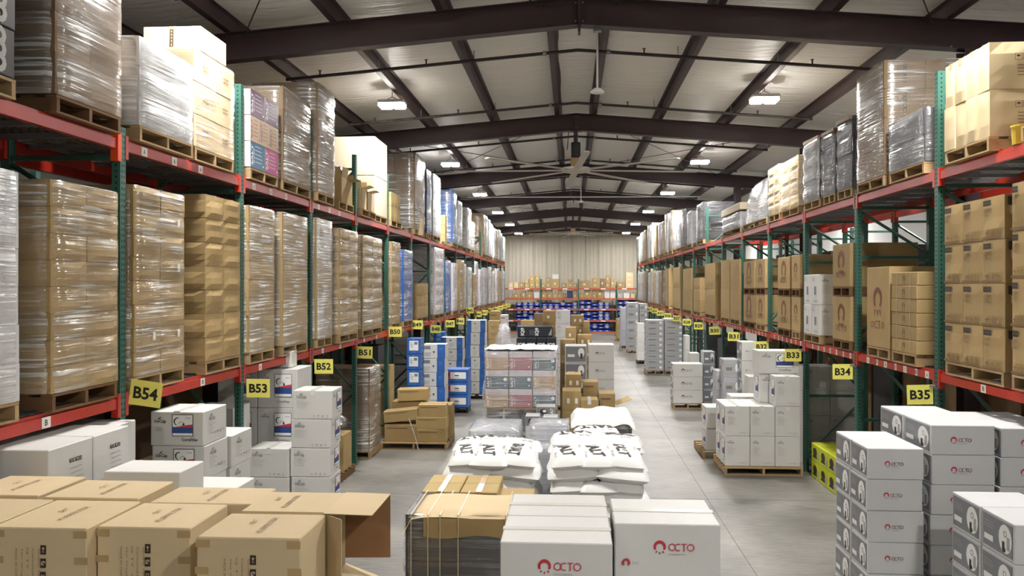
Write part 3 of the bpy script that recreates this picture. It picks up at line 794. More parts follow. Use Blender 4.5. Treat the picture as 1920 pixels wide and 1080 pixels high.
# long grey conduit below the second and third rafters
for (y, tg) in ((27.6, 'far side of the third rafter'),):
    b = MB(); b.tube((-3.6, y, 5.93 + .35), (4.4, y, 5.9 + .35), .02, 6, 'fixture_white')
    co = tag(obj('conduit', b.build('conduit')), 'thin pale conduit strung across the aisle below the roof', 'conduit')
    for x in (-3.2, 0.0, 3.2):
        b = MB(); b.tube((x, y, 6.27), (x, y, roof_z(x) + .19), .005, 5, 'galv'); obj('hanger_rod', b.build('hanger_rod'), co)

# ================================================================== lamps
LY = [-7.2, .3, 7.85, 15.4, 22.95, 30.5, 38.05, 45.6, 53.2]
def lamp(x, y, label):
    z = roof_z(x) - .22
    t = thing('high_bay_light', label, 'light', (x, y, z), 0, 'high bay lights')
    b = MB(); b.chamfer(-.26, -.16, 0, .26, .16, .07, .015, 'fixture_white'); obj('housing', b.build('lamp_housing'), t)
    for s in (-1, 1):
        b = MB(); b.chamfer(s * .13 - .12, -.15, -.065, s * .13 + .12, .15, -.001, .025, 'lens'); obj('lens', b.build('lamp_lens'), t)
    b = MB(); b.tube((-.16, 0, .07), (0, 0, .15), .006, 5, 'pipe_dark'); b.tube((.16, 0, .07), (0, 0, .15), .006, 5, 'pipe_dark'); b.tube((0, 0, .15), (0, 0, .26), .006, 5, 'pipe_dark'); obj('hanger', b.build('lamp_hanger'), t)
    d = bpy.data.lights.new('high_bay_bulb', 'AREA'); d.shape = 'RECTANGLE'; d.size = .5; d.size_y = .28; d.energy = LAMP_W; d.color = (1.0, .982, .95); d.spread = math.pi
    o = bpy.data.objects.new('high_bay_bulb', d); COL.objects.link(o); o.parent = t; o.location = (0, 0, -.07)
for s, px in ((-1, -3.47), (1, 3.66)):
    for k, y in enumerate(LY):
        if s < 0 and k == 1: continue
        w = ['outside the picture behind the camera', 'over the camera outside the picture', 'just outside the picture, nearest', 'nearest in view', 'second in view', 'third in view', 'fourth in view', 'fifth in view', 'farthest in view'][k]
        lamp(px, y, 'bright rectangular high bay lamp over the %s rack, %s' % (around(s, 0), w))
for k, y in enumerate((15.4, 30.5, 45.6)):
    lamp(RX + PUR[5], y, 'high bay lamp of the next aisle behind the right rack, %s' % ('nearest', 'middle', 'farthest')[k])

# ================================================================== ceiling fans and dome
def fan(y, label, a0, R=2.85, dz=0.0):
    z = 3.19 + 2.72 + dz
    t = thing('ceiling_fan', label, 'ceiling fan', (RX, y, z))
    zt = roof_z(RX) - RD - z
    b = MB(); b.tube((0, 0, .62), (0, 0, zt), .05, 8, 'pipe_dark'); b.box(-.14, -.1, zt - .02, .14, .1, zt, 'pipe_dark'); obj('drop_tube', b.build('drop_tube'), t)
    b = MB(); b.chamfer(-.11, -.11, .3, .11, .11, .66, .02, 'plastic_black'); obj('motor', b.build('motor'), t)
    b = MB(); b.chamfer(-.12, -.12, .07, .12, .12, .3, .02, 'yellow_plastic' if False else 'wood'); obj('gearbox', b.build('gearbox'), t)
    b = MB(); b.lathe([(0.0, .075), (.34, .06), (.36, .02), (.3, -.03), (0.0, -.045)], 18, 'fan_white'); obj('hub', b.build('hub'), t)
    b = MB()
    prof = [(-.085, 0.0), (-.05, .018), (.02, .022), (.085, .0), (.02, -.006), (-.05, -.006)]
    P = []
    for rr in (.3, R):
        P.append([(rr, p[0], p[1] - .012 * (rr - .3)) for p in prof])
    b.grid(P, 'fan_white', True); b.poly([P[1][i] for i in range(6)], 'fan_white')
    me = b.build('blade')
    for i in range(8): obj('blade', me, t, (0, 0, 0), (0, 0, math.radians(a0 + 45 * i)))
    b = MB(); b.tube((-.2, .02, .5), (-.16, .0, 1.0), .012, 6, 'pipe_dark'); b.tube((-.16, 0, 1.0), (-.05, 0, zt), .012, 6, 'pipe_dark'); obj('cable', b.build('fan_cable'), t)
fan(18.86, 'large pale ceiling fan with long blades hanging from the second rafter', 4)
fan(41.6, 'far ceiling fan hanging from the fifth rafter before the end wall', 14, 2.3)
def dome(x, y, ztop, L, label):
    t = thing('pendant_dome', label, 'dome fixture', (x, y, ztop - L))
    b = MB(); b.tube((0, 0, .06), (0, 0, L), .016, 6, 'fixture_white'); obj('stem', b.build('stem'), t)
    b = MB(); b.smooth = True; b.lathe([(0.02, .06), (.06, .04), (.10, 0), (.095, -.015), (.05, -.028), (0, -.03)], 16, 'fixture_white'); obj('dome', b.build('dome'), t)
    b = MB(); b.box(-.06, -.05, L - .03, .06, .05, L + .01, 'galv'); obj('clamp', b.build('clamp'), t)
p = on_y(1120, 172, 11.35)
dome(p[0], 11.35, roof_z(p[0]) - RD - .01, roof_z(p[0]) - RD - .01 - p[2], 'white dome on a long stem below the nearest rafter')
p = on_y(1089, 382, 27.0)
dome(p[0], 26.44, roof_z(p[0]) - RD - .01, roof_z(p[0]) - RD - .01 - p[2], 'small white dome on a thin stem below the third rafter')

# ================================================================== pallet racks
XL, XR = -3.85, 4.03
ZB = {'lower': 2.20, 'upper': 4.42}; BH = .11
DECK = {k: z + BH / 2 for k, z in ZB.items()}
DEP = 1.07
LP = [6.67 + 2.51 * k for k in range(-2, 17)]   # left posts; index 2 is B54
RP = [9.1 + 2.51 * k for k in range(-2, 17)]   # right posts; index 2 is B35
def sign_no(side, i): return 'B%d' % ((54 if side < 0 else 35) - (i - 2))
def post_mesh(hh, side):
    b = MB(); f = side  # aisle face looks to -side*x
    b.box(-.0375, -.042, 0, .0375, .042, hh, 'rack_green'); return b.build('post')
def holes_mesh(hh, side):
    b = MB(); x = -side * .0385
    z = .12
    while z < hh - .04:
        for yy in (-.018, .018):
            b.poly([(x, yy - .007, z), (x, yy + .007, z), (x, yy + .0055, z + .022), (x, yy - .0055, z + .022)], 'hole_dark')
        b.poly([(-.008, -.0432, z), (.008, -.0432, z), (.008, -.0432, z + .018), (-.008, -.0432, z + .018)], 'hole_dark')
        z += .05
    return b.build('slot_holes')
def brace_meshes(hh):
    L = []
    zs = [.25, 1.3, 2.45, 3.6, 4.3] + ([5.3] if hh > 5 else [])
    for z in zs:
        b = MB(); b.box(-DEP / 2 + .03, -.02, z - .02, DEP / 2 - .03, .02, z + .02, 'rack_green'); L.append(('strut', b.build('strut')))
    for i in range(len(zs) - 1):
        s = 1 if i % 2 == 0 else -1
        b = MB(); b.tube((-s * (DEP / 2 - .04), 0, zs[i] + .03), (s * (DEP / 2 - .04), 0, zs[i + 1] - .03), .022, 4, 'rack_green'); L.append(('diagonal_brace', b.build('diagonal_brace')))
    return L
FR = {}
for hh in (5.56, 4.56):
    for s in (-1, 1): FR[(hh, s)] = (post_mesh(hh, s), holes_mesh(hh, s), brace_meshes(hh))
b = MB(); b.box(-.07, -.08, 0, .07, .08, .012, 'rack_green'); FOOT = b.build('foot_plate')
TALL = {-1: {0, 1, 3, 4, 5, 6, 8, 10, 13}, 1: {0, 1, 2, 5, 8, 11, 14}}
def upright(side, i, y, back=False):
    hh = 5.56 if (i in TALL[side] and not back) else 4.56
    xf = (XL if side < 0 else XR) + side * .0375
    xf = xf + side * (1.5 if back else 0)
    pm, hm, br = FR[(hh, side)]
    no = sign_no(side, i)
    lab = 'green steel rack upright frame ' + ('behind the one marked ' + no + ', in the second row' if back else ('bearing the yellow %s sign' % no if i >= 2 else 'outside the picture, %s before the %s one' % ('one' if i == 1 else 'two', sign_no(side, 2))))
    cx = xf + side * (DEP / 2 - .0375)
    t = thing('rack_upright', lab, 'rack upright', (cx, y, 0), 0, 'rack uprights')
    for q in (-1, 1):
        obj('post', pm, t, (q * (DEP / 2 - .0375), 0, 0)); obj('foot_plate', FOOT, t, (q * (DEP / 2 - .0375), 0, 0))
    obj('slot_holes', hm, t, (-side * (DEP / 2 - .0375), 0, 0), kind='stuff')
    for n_, me in br: obj(n_, me, t)
def beam_mesh():
    b = MB(); L = 2.5 - .09
    b.box(-.025, -L / 2, -BH / 2, .025, L / 2, BH / 2 - .025, 'rack_red'); b.box(-.025, -L / 2, BH / 2 - .025, .004, L / 2, BH / 2, 'rack_red')
    return b.build('beam')
BEAM = beam_mesh()
b = MB(); b.box(-.03, -.022, -.13, .03, .022, .075, 'rack_red'); CONN = b.build('connector')
b = MB(); b.box(-.034, -.028, -.16, .034, .028, .085, 'rack_orange'); CONN2 = b.build('connector')
def letter_label(ch, red=False):
    d = Decal(); d.rect(-.05, -.04, .05, .04, 'label_white')
    if red: d.rect(-.05, -.04, -.015, .04, 'label_red')
    d.text(ch, .012 if red else 0, 0, .035, 'sign_black', h=.045, bold=.02); return d.build('location_label')
LETTERS = {c: (letter_label(c), letter_label(c, True)) for c in 'ABCDEFG'}
def rack_beam(side, i, level, row):
    """row 0 front of first rack, 1 back of first rack, 2 front of second row (behind)"""
    ys = (LP if side < 0 else RP)
    y = (ys[i] + ys[i + 1]) / 2; x = (XL if side < 0 else XR) + side * (.03, DEP - .03, 1.53)[row]
    a, c = sign_no(side, i), sign_no(side, i + 1)
    if i == 1: where = 'nearer than the %s upright' % c
    elif i == 0: where = 'outside the picture two bays before the %s upright' % sign_no(side, 2)
    else: where = 'between the %s and %s uprights' % (a, c)
    t = tag(obj('rack_beam', BEAM, None, (x, y, ZB[level]), (0, 0, 0 if side < 0 else math.pi)), 'red %s %s rack beam %s' % (level, ('front', 'rear', 'second row')[row], where), 'rack beam', 'rack beams')
    for q in (-1, 1): obj('connector', CONN2 if (row == 0 and side < 0 and level == 'upper' and i == 1 and q == 1) else CONN, t, (.004, q * (1.25 - .055), 0))
    if row == 0 and level == 'lower' and i >= 1:
        if side > 0 and 2 <= i <= 6:
            for k, ch in enumerate('ABCDEFG'): obj('location_label', LETTERS[ch][1 if k % 2 or i > 2 else 0], t, (.0265, 1.02 - .3 * k, -.012), (0, 0, math.pi / 2))
        else:
            for k, ch in enumerate('AB'): obj('location_label', LETTERS[ch][0], t, (.0265, (-.95 if side < 0 else .95) + (.95 if side < 0 else -.95) * k + (.25 if side < 0 else -.25), -.012), (0, 0, math.pi / 2))
    if row == 0 and level == 'upper' and side < 0 and 2 <= i <= 4:
        for k in range(3): obj('location_label', LETTERS['A'][0], t, (.0265, -.9 + .55 * k, -.012), (0, 0, math.pi / 2))
b = MB(); b.box(-DEP / 2 + .06, -.03, -.045, DEP / 2 - .06, .03, -.008, 'galv'); CHAN = b.build('support_channel')
b = MB()
for k in range(14):
    x = -DEP / 2 + .06 + k * (DEP - .12) / 13; b.box(x - .003, -1.2, -.006, x + .003, 1.2, 0, 'galv')
for k in range(25):
    y = -1.2 + k * .1; b.box(-DEP / 2 + .04, y - .003, 0.0, DEP / 2 - .04, y + .003, .005, 'galv')
WIRE = b.build('wire_mesh')
def deck(side, i, level, second=False):
    ys = (LP if side < 0 else RP); y = (ys[i] + ys[i + 1]) / 2
    a, c = sign_no(side, i), sign_no(side, i + 1)
    where = 'between the %s and %s uprights' % (a, c) if i >= 2 else ('nearer than the %s upright' % c if i == 1 else 'outside the picture two bays before the %s upright' % sign_no(side, 2))
    t = thing('wire_deck', 'galvanized %swire deck of the %s shelf %s' % ('second row ' if second else '', level, where), 'wire deck', ((XL if side < 0 else XR) + side * (DEP / 2 + (1.5 if second else 0)), y, DECK[level] - .006), 0, 'wire decks')
    for k in range(5): obj('support_channel', CHAN, t, (0, -1.0 + .5 * k, 0))
    obj('wire_mesh', WIRE, t, kind='stuff')
for side, ys in ((-1, LP), (1, RP)):
    for i, y in enumerate(ys):
        upright(side, i, y)
        if 1 <= i < 9: upright(side, i, y, True)
    for i in range(len(ys) - 1):
        for level in ('lower', 'upper'):
            for row in ((0, 1, 2) if 1 <= i < 8 else (0, 1)): rack_beam(side, i, level, row)
            deck(side, i, level)
            if level == 'lower' and 1 <= i <= 7: deck(side, i, level, True)
# yellow bay signs, hung from the uprights into the aisle
SGP = {'B54': (273, 738), 'B53': (484, 728), 'B52': (607, 687), 'B51': (684, 661), 'B50': (741, 622), 'B49': (782, 609), 'B48': (817, 617), 'B47': (844, 607), 'B46': (863, 602), 'B45': (881, 582), 'B44': (896, 589), 'B43': (908, 586), 'B42': (920, 582),
       'B35': (1725, 740), 'B34': (1580, 697), 'B33': (1487, 666), 'B32': (1428, 650), 'B31': (1376, 631), 'B30': (1340, 620), 'B29': (1310, 611), 'B28': (1288, 604), 'B27': (1269, 597), 'B26': (1252, 592), 'B25': (1238, 587), 'B24': (1228, 583), 'B23': (1218, 580)}
def bay_sign(side, i, y):
    no = sign_no(side, i)
    d = MB(); d.box(-.14, 0, -.108, .14, .003, .108, 'sign_yellow')
    o = tag(obj('bay_sign', d.build('bay_sign')), 'yellow bay sign reading %s in black' % no, 'sign', 'yellow bay signs')
    q = Decal(); q.text(no, 0, 0, .215, 'sign_black', h=.105, bold=.03)
    obj('lettering', q.build('lettering'), o, (0, -.001, 0))
    b = MB(); b.box(-.16, 0.001, .085, -.10, .02, .105, 'galv'); obj('clip', b.build('clip'), o, (0, .003, 0), (0, 0, 0 if side < 0 else math.pi))
    x = (XL + .02 + .155) if side < 0 else (XR - .02 - .155)
    z = 2.07
    q_ = SGP.get(no)
    if q_: p_ = on_y(q_[0], q_[1], y - .05); x, z = p_[0], p_[2]
    tilt = {'B54': -.13, 'B53': 0.0}.get(no, random.uniform(-.03, .03))
    px_ = XL + .0 if side < 0 else XR - .0
    b = MB(); b.box(min(px_, x) - x, .004, .06, max(px_, x) - x, .012, .075, 'galv'); obj('arm', b.build('arm'), o)
    o.location = (x, y - .05, z); o.rotation_euler = (0, -tilt, 0)
for side, ys in ((-1, LP), (1, RP)):
    for i, y in enumerate(ys):
        if i >= 2: bay_sign(side, i, y)

# ================================================================== pallets
_pm = {}
PH = .135
def pallet(x0, y0, x1, y1, z, label, mat='wood', along='x', group='pallets'):
    """stringers run along the given axis"""
    W, D = x1 - x0, y1 - y0
    cx, cy = (x0 + x1) / 2, (y0 + y1) / 2
    rz = 0.0
    if along == 'y': W, D, rz = D, W, math.pi / 2
    W = round(W / .05) * .05; D = round(D / .05) * .05
    key = (W, D, mat)
    if key not in _pm:
        a = MB(); a.box(-W / 2, -.019, .016, W / 2, .019, .112, mat)
        c = MB(); c.box(-.045, -D / 2, .114, .045, D / 2, PH, mat)
        e = MB(); e.box(-.05, -D / 2, 0, .05, D / 2, .0155, mat)
        _pm[key] = (a.build('stringer'), c.build('deck_board'), e.build('bottom_board'))
    S, Dk, Bt = _pm[key]
    t = thing('pallet', label, 'pallet', (cx, cy, z), rz, group)
    for q in (-1, 0, 1): obj('stringer', S, t, (0, q * (D / 2 - .022), 0))
    n = 6
    for k in range(n): obj('deck_board', Dk, t, (-W / 2 + .045 + k * (W - .09) / (n - 1), 0, 0))
    for q in (-1, 0, 1): obj('bottom_board', Bt, t, (q * (W / 2 - .05), 0, 0))
    return t

USED = {}
def bay_of(side, y):
    ys = LP if side < 0 else RP
    for i in range(len(ys) - 1):
        if ys[i] <= y < ys[i + 1]: return i, (y - ys[i]) / 2.5
    return len(ys) - 1, .2
def spot(side, level, y):
    i, t = bay_of(side, y)
    if i < 2: s = 'on %s shelf, %s before %s' % (level, 'last' if (i == 1 and t > .5) else ('second last' if i == 1 else 'third last'), sign_no(side, 2))
    else: s = 'on %s shelf, %s past %s' % (level, 'first' if t < .42 else 'second', sign_no(side, i))
    n = USED.get(s, 0); USED[s] = n + 1
    if n: s = s.replace('shelf, ', 'shelf, behind ') if n == 1 else s.replace('shelf, ', 'shelf, farther back ')
    return s
def clear(side, y0, y1):
    for p in (LP if side < 0 else RP):
        if y0 < p + .09 and y1 > p - .09:
            if p - y0 < y1 - p: y0 = p + .1
            else: y1 = p - .1
    return y0, y1
def rack_box(side, level, un, uf, vt, ov, dep):
    X = (XL + ov) if side < 0 else (XR - ov)
    y0 = on_x(un, 500, X)[1]; y1 = on_x(uf, 500, X)[1]; z1 = on_x(un, vt, X)[2]
    if ov < .1: y0, y1 = clear(side, y0, y1)
    x0, x1 = (X - dep, X) if side < 0 else (X, X + dep)
    return x0, x1, y0, y1, z1
def rack_pallet(side, level, x0, x1, y0, y1, sp, mat='wood'):
    pallet(x0, y0 + .01, x1, y1 - .01, DECK[level] + .004, 'wooden pallet ' + sp, mat, 'x')
def rload(side, level, un, uf, vt, nx, ny, nz, mat, desc, film_=('film_clear', .02), style='soft', ov=.04, dep=1.0, prints=(), pal=True, seed=0, ztop=None, y01=None, res=1.0, palmat='wood', cap=.14):
    """film wrapped load of cartons standing on a pallet on a rack shelf"""
    if y01:
        X = (XL + ov) if side < 0 else (XR - ov); y0, y1 = clear(side, *y01); z1 = ztop; x0, x1 = (X - dep, X) if side < 0 else (X, X + dep)
    else:
        x0, x1, y0, y1, z1 = rack_box(side, level, un, uf, vt, ov, dep)
        if ztop: z1 = ztop
    sp = spot(side, level, (y0 + y1) / 2)
    zb = DECK[level] + .006
    if pal: rack_pallet(side, level, x0, x1, y0, y1, sp, palmat); zb += PH + .002
    i, t = bay_of(side, (y0 + y1) / 2)
    o = thing('wrapped_load', desc + ' ' + sp, 'pallet load', ((x0 + x1) / 2, (y0 + y1) / 2, zb), 0, 'wrapped pallet loads')
    h = (z1 - zb) / nz
    aside = 'right' if side < 0 else 'left'
    stack(x0, y0, zb, nx, ny, nz, (x1 - x0) / nx, (y1 - y0) / ny, h, mat, '', '', aside, [(k, aside if f == 'aisle' else f) for k, f in prints], None, style, .008, 'carton', o, seed=seed + 3)
    if film_: obj('stretch_wrap', film_mesh(x1 - x0, y1 - y0, z1 - zb, nz, film_[1], film_[0], seed % 5, res, cap), o)
    return o
def rstack(side, level, un, uf, vt, nx, ny, nz, mat, desc, style='crisp', ov=.02, dep=1.0, prints=(), tape=None, pal=True, seed=0, zb=None, ztop=None, y01=None, name='carton', group=None, palmat='wood', skip=(), jit=.006):
    """loose cartons on a rack shelf: every carton a thing"""
    if y01:
        X = (XL + ov) if side < 0 else (XR - ov); y0, y1 = clear(side, *y01); z1 = ztop; x0, x1 = (X - dep, X) if side < 0 else (X, X + dep)
    else:
        x0, x1, y0, y1, z1 = rack_box(side, level, un, uf, vt, ov, dep)
        if ztop: z1 = ztop
    sp = spot(side, level, (y0 + y1) / 2)
    z0 = DECK[level] + .006 if zb is None else zb
    if pal: rack_pallet(side, level, x0, x1, y0, y1, sp, palmat); z0 += PH + .002
    aside = 'right' if side < 0 else 'left'
    return stack(x0, y0, z0, nx, ny, nz, (x1 - x0) / nx, (y1 - y0) / ny, (z1 - z0) / nz, mat, desc, sp, aside, [(k, aside if f == 'aisle' else f) for k, f in prints], tape, style, jit, name, None, group or desc + 's on the racks', skip, seed + 5)

# ================================================================== left rack, lower shelf
L_, R_ = -1, 1
rload(L_, 'lower', -225, 37, 210, 2, 2, 6, 'grey_white_box', 'white cartons in hazy film', ('film_white', .015), seed=1, ztop=3.98)
rload(L_, 'lower', 95, 222, 335, 2, 2, 8, 'kraft', 'bulging kraft cartons in glossy film', ('film_clear', .03), 'bulge', seed=2, palmat='wood_dark')
rload(L_, 'lower', 246, 346, 344, 2, 2, 8, 'kraft', 'kraft cartons with white stickers in film', ('film_clear', .025), 'bulge', seed=3, prints=[('white_sticker', 'aisle')])
rstack(L_, 'lower', 385, 452, 363, 2, 2, 7, 'kraft', 'bulging kraft carton', 'bulge', seed=4, tape=('tape', 'x'), dep=1.0)
rload(L_, 'lower', 464, 515, 383, 2, 2, 8, 'kraft', 'dull kraft cartons in creased film', ('film_hazy', .012), 'soft', seed=5)
rload(L_, 'lower', 530, 577, 397, 1, 1, 3, 'kraft', 'three big kraft cartons in pale film', ('film_hazy', .012), 'soft', seed=6, dep=.95)
rload(L_, 'lower', 594, 623, 408, 1, 1, 3, 'kraft', 'tall kraft cartons in milky film', ('film_white', .01), 'soft', seed=7)
rload(L_, 'lower', 637, 671, 427, 2, 2, 9, 'kraft', 'crumpled kraft cartons in shiny film', ('film_clear', .035), 'bulge', seed=8, ov=.1)
rload(L_, 'lower', 680, 716, 440, 2, 2, 9, 'kraft', 'sagging kraft cartons in shiny film', ('film_hazy', .035), 'bulge', seed=9, ov=.08)
rload(L_, 'lower', 735, 750, 452, 1, 2, 8, 'kraft', 'small kraft cartons in film', ('film_clear', .02), 'soft', seed=10)
rload(L_, 'lower', 757, 774, 468, 2, 1, 7, 'blue_box', 'bright blue cartons in creased film', ('film_hazy', .012), 'soft', seed=11, ov=.06)
rstack(L_, 'lower', 783, 803, 531, 2, 3, 3, 'kraft', 'small kraft carton', 'soft', seed=12, ov=.04, dep=.62)
# dark carton standing behind the small kraft stack
x, y, z = on_x(806, 462, XL - .65)
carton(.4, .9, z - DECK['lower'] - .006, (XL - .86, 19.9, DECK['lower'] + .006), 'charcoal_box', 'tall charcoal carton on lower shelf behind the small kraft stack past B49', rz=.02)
rload(L_, 'lower', 815, 832, 463, 2, 2, 7, 'lilac_box', 'lilac white cartons in hazy film', ('film_white', .02), 'soft', seed=13)
def far_y(i, second): return (LP[i] + (.1 if not second else 1.3), LP[i] + (1.22 if not second else 2.42))
far_left_low = [(9, 0, 'blue_box', 4.0, 'blue cartons in film'), (9, 1, 'lilac_box', 3.95, 'lilac white cartons in film'), (10, 0, 'kraft', 4.1, 'kraft cartons'), (10, 1, 'grey_white_box', 4.0, 'white cartons in film'),
    (11, 0, 'grey_white_box', 3.9, 'tall white cartons in film'), (11, 1, 'kraft', 3.7, 'kraft cartons in film'), (12, 0, 'lilac_box', 4.2, 'lilac white cartons in film'), (12, 1, 'lilac_box', 3.9, 'lilac cartons in film'),
    (13, 0, 'silver_box', 4.0, 'silver grey cartons in film'), (13, 1, 'kraft', 3.85, 'kraft cartons in film'), (14, 0, 'lilac_box', 4.1, 'lilac white cartons in film'), (14, 1, 'grey_white_box', 3.9, 'white cartons in film'),
    (15, 0, 'kraft', 4.0, 'kraft cartons in film'), (15, 1, 'lilac_box', 4.1, 'lilac white cartons in film'), (16, 0, 'kraft', 4.0, 'kraft cartons in film'), (16, 1, 'silver_box', 4.0, 'silver cartons in film'), (17, 0, 'lilac_box', 4.05, 'lilac cartons in film')]
for k, (i, s2, mt, zt, ds) in enumerate(far_left_low):
    rload(L_, 'lower', 0, 0, 0, 1, 2, 6, mt, ds, ('film_white' if mt in ('lilac_box', 'grey_white_box') else 'film_hazy', .02), 'soft', seed=20 + k, y01=far_y(i, s2), ztop=zt, res=.6, ov=.02 + .05 * (k % 3))

# ================================================================== left rack, upper shelf
rstack(L_, 'upper', -260, 30, 20, 2, 2, 3, 'black_box', 'black pale ring carton', 'crisp', seed=1, prints=[('rings', 'aisle'), ('rings', 'near')], ztop=5.62)
rload(L_, 'upper', 103, 250, -160, 2, 2, 5, 'kraft_dark', 'tall dark kraft cartons in glaring glossy film', ('film_hazy', .03), 'soft', seed=2, ov=.05, palmat='wood_dark', ztop=6.15)
rload(L_, 'upper', 262, 362, 66, 2, 2, 3, 'grey_white_box', 'bright white cartons in film', ('film_white', .03), 'soft', seed=3, ov=.05)
u4 = rload(L_, 'upper', 364, 440, 88, 2, 2, 3, 'kraft_light', 'pale tan stamped cartons in film', ('film_clear', .012), 'crisp', seed=4, prints=[('kanji', 'aisle'), ('kanji', 'near')], ov=.03)
x, y, z = on_x(364, 88, XL + .03)
carton(.62, .62, .26, (XL - .3, y + .50, z + .02), 'kraft_light', 'tan carton lying on top of the pale stamped cartons before B53', prints=[('vmarks', 'near')], tape=('tape', 'y'))
x0, x1, y0, y1, z1 = rack_box(L_, 'upper', 469, 522, 165, .03, 1.0)
sp = spot(L_, 'upper', (y0 + y1) / 2); rack_pallet(L_, 'upper', x0, x1, y0, y1, sp)
zb = DECK['upper'] + .006 + PH + .002; hh = (z1 - zb) / 3
cols = [[('salt_teal', 1), ('salt_magenta', 1)], [('salt_beige', 1), ('salt_beige', 1), ('salt_beige', 1)], [('salt_purple', 1), ('salt_purple', 1)]]
for r_ in range(3):
    n = len(cols[r_]); dy = (y1 - y0) / n
    for c in range(n):
        carton(.5, dy - .006, hh, (XL + .03 - .25, y0 + dy * (c + .5), zb + hh * r_), 'white_box' if r_ != 1 else 'lilac_box', '%s printed carton, %s row %s, upper shelf past the B53 upright' % (cols[r_][c][0][5:], ('bottom', 'middle', 'top')[r_], ('front', 'middle', 'back')[c] if n == 3 else ('front', 'back')[c]), name='printed_carton', prints=[(cols[r_][c][0], 'right')])
        carton(.48, dy - .006, hh, (XL + .03 - .755, y0 + dy * (c + .5), zb + hh * r_), 'white_box', 'white carton behind the printed cartons, %s row %s, upper shelf past B53' % (('bottom', 'middle', 'top')[r_], ('front', 'middle', 'back')[c] if n == 3 else ('front', 'back')[c]))
rload(L_, 'upper', 530, 583, 160, 2, 1, 4, 'kraft_dark', 'brown cartons in crumpled glaring film', ('film_hazy', .03), 'soft', seed=6, ov=.02)
rload(L_, 'upper', 594, 627, 152, 2, 2, 6, 'kraft_dark', 'brown cartons in shiny twisted film', ('film_hazy', .03), 'soft', seed=7, ov=.06)
# big cream cartons, small opened cartons before them
x0, x1, y0, y1, z1 = rack_box(L_, 'upper', 703, 727, 255, .0, 1.05)
sp = spot(L_, 'upper', (y0 + y1) / 2); rack_pallet(L_, 'upper', x0, x1, y0 - .05, y1, sp)
zb = DECK['upper'] + .006 + PH + .002; hh = (z1 - zb) / 2
for k in range(2): carton(1.05, y1 - y0, hh - .004, ((x0 + x1) / 2, (y0 + y1) / 2, zb + hh * k), 'cream_box', 'huge cream carton on upper shelf before B50, %s of two' % ('bottom', 'top')[k], prints=[('band', 'near')] if False else ())
def open_carton(w, d, h, loc, mat, label, rz=0.0, flap=.16, tilt=(.5, .3, .7, .4), name='open_carton'):
    t = thing(name, label, 'carton', loc, rz, 'opened cartons')
    b = MB(); e = .005
    b.box(-w / 2, -d / 2, 0, w / 2, d / 2, e, mat)
    b.box(-w / 2, -d / 2, e, -w / 2 + e, d / 2, h, mat); b.box(w / 2 - e, -d / 2, e, w / 2, d / 2, h, mat)
    b.box(-w / 2, -d / 2, e, w / 2, -d / 2 + e, h, mat); b.box(-w / 2, d / 2 - e, e, w / 2, d / 2, h, mat)
    obj('body', b.build('carton_body'), t)
    for k, (nx, ny) in enumerate(((0, -1), (1, 0), (0, 1), (-1, 0))):
        L = (w if ny else d); a = tilt[k] * math.pi / 2
        b = MB(); b.box(-L / 2, -.002, 0, L / 2, .002, flap, mat)
        o = obj('flap', b.build('flap'), t, (nx * w / 2, ny * d / 2, h), (0, 0, 0))
        o.rotation_euler = (a, 0, math.atan2(nx, -ny))
    return t
zb = DECK['upper'] + .006
rack_pallet(L_, 'upper', XL - .98, XL + .05, 14.35, 15.4, spot(L_, 'upper', 14.9))
rack_pallet(L_, 'upper', XL - .98, XL + .02, 13.05, 13.95, 'with opened cartons on upper shelf, before the B51 upright')
zp = zb + PH + .002
open_carton(.34, .34, .42, (XL - .15, 13.35, zp), 'kraft', 'opened kraft carton at the upper shelf edge before the B51 upright', tilt=(.2, .1, .3, .2))
open_carton(.34, .34, .40, (XL - .16, 13.72, zp), 'kraft', 'second opened kraft carton on upper shelf, nearer the B51 upright', tilt=(.2, .9, .3, .2))
open_carton(.32, .32, .38, (XL - .14, 14.65, zp), 'kraft_light', 'opened kraft carton on upper shelf just past the B51 upright', tilt=(.3, .8, .2, .3))
open_carton(.32, .32, .36, (XL - .14, 15.08, zp), 'kraft_light', 'opened pale carton on upper shelf farthest before the cream cartons', tilt=(.3, .9, .2, .3))
def lump(name, label, cat, loc, r, mat, k=0, sq=(1, 1, 1), seg=10):
    b = MB(); b.smooth = True; P = []
    for i in range(seg // 2 + 2):
        ph = math.pi * i / (seg // 2 + 1); row = []
        for j in range(seg):
            a = 2 * math.pi * j / seg; v = Vector((math.sin(ph) * math.cos(a), math.sin(ph) * math.sin(a), -math.cos(ph)))
            q = r * (1 + .22 * noise.noise(v * 2.1 + Vector((k, 0, 0)))); row.append((v.x * q * sq[0], v.y * q * sq[1], (v.z + 1) * q * sq[2]))
        P.append(row)
    b.grid(P, mat, True)
    return tag(obj(name, b.build(name), None, loc), label, cat)
lump('blue_bag', 'blue plastic bag on the opened carton before B51', 'bag', (XL - .2, 13.5, zp + .40), .17, 'blue_plastic', 2, (1.1, 1.5, .7))
b = MB(); b.lathe([(0, 0), (.2, 0), (.2, .02), (.05, .03), (.05, .09), (.2, .10), (.2, .12), (0, .12)], 16, 'yellow_plastic')
tag(obj('tape_reel', b.build('tape_reel'), None, (XL - .5, 14.62, zp + .0)), 'yellow reel on upper shelf behind the opened carton past B51', 'reel')
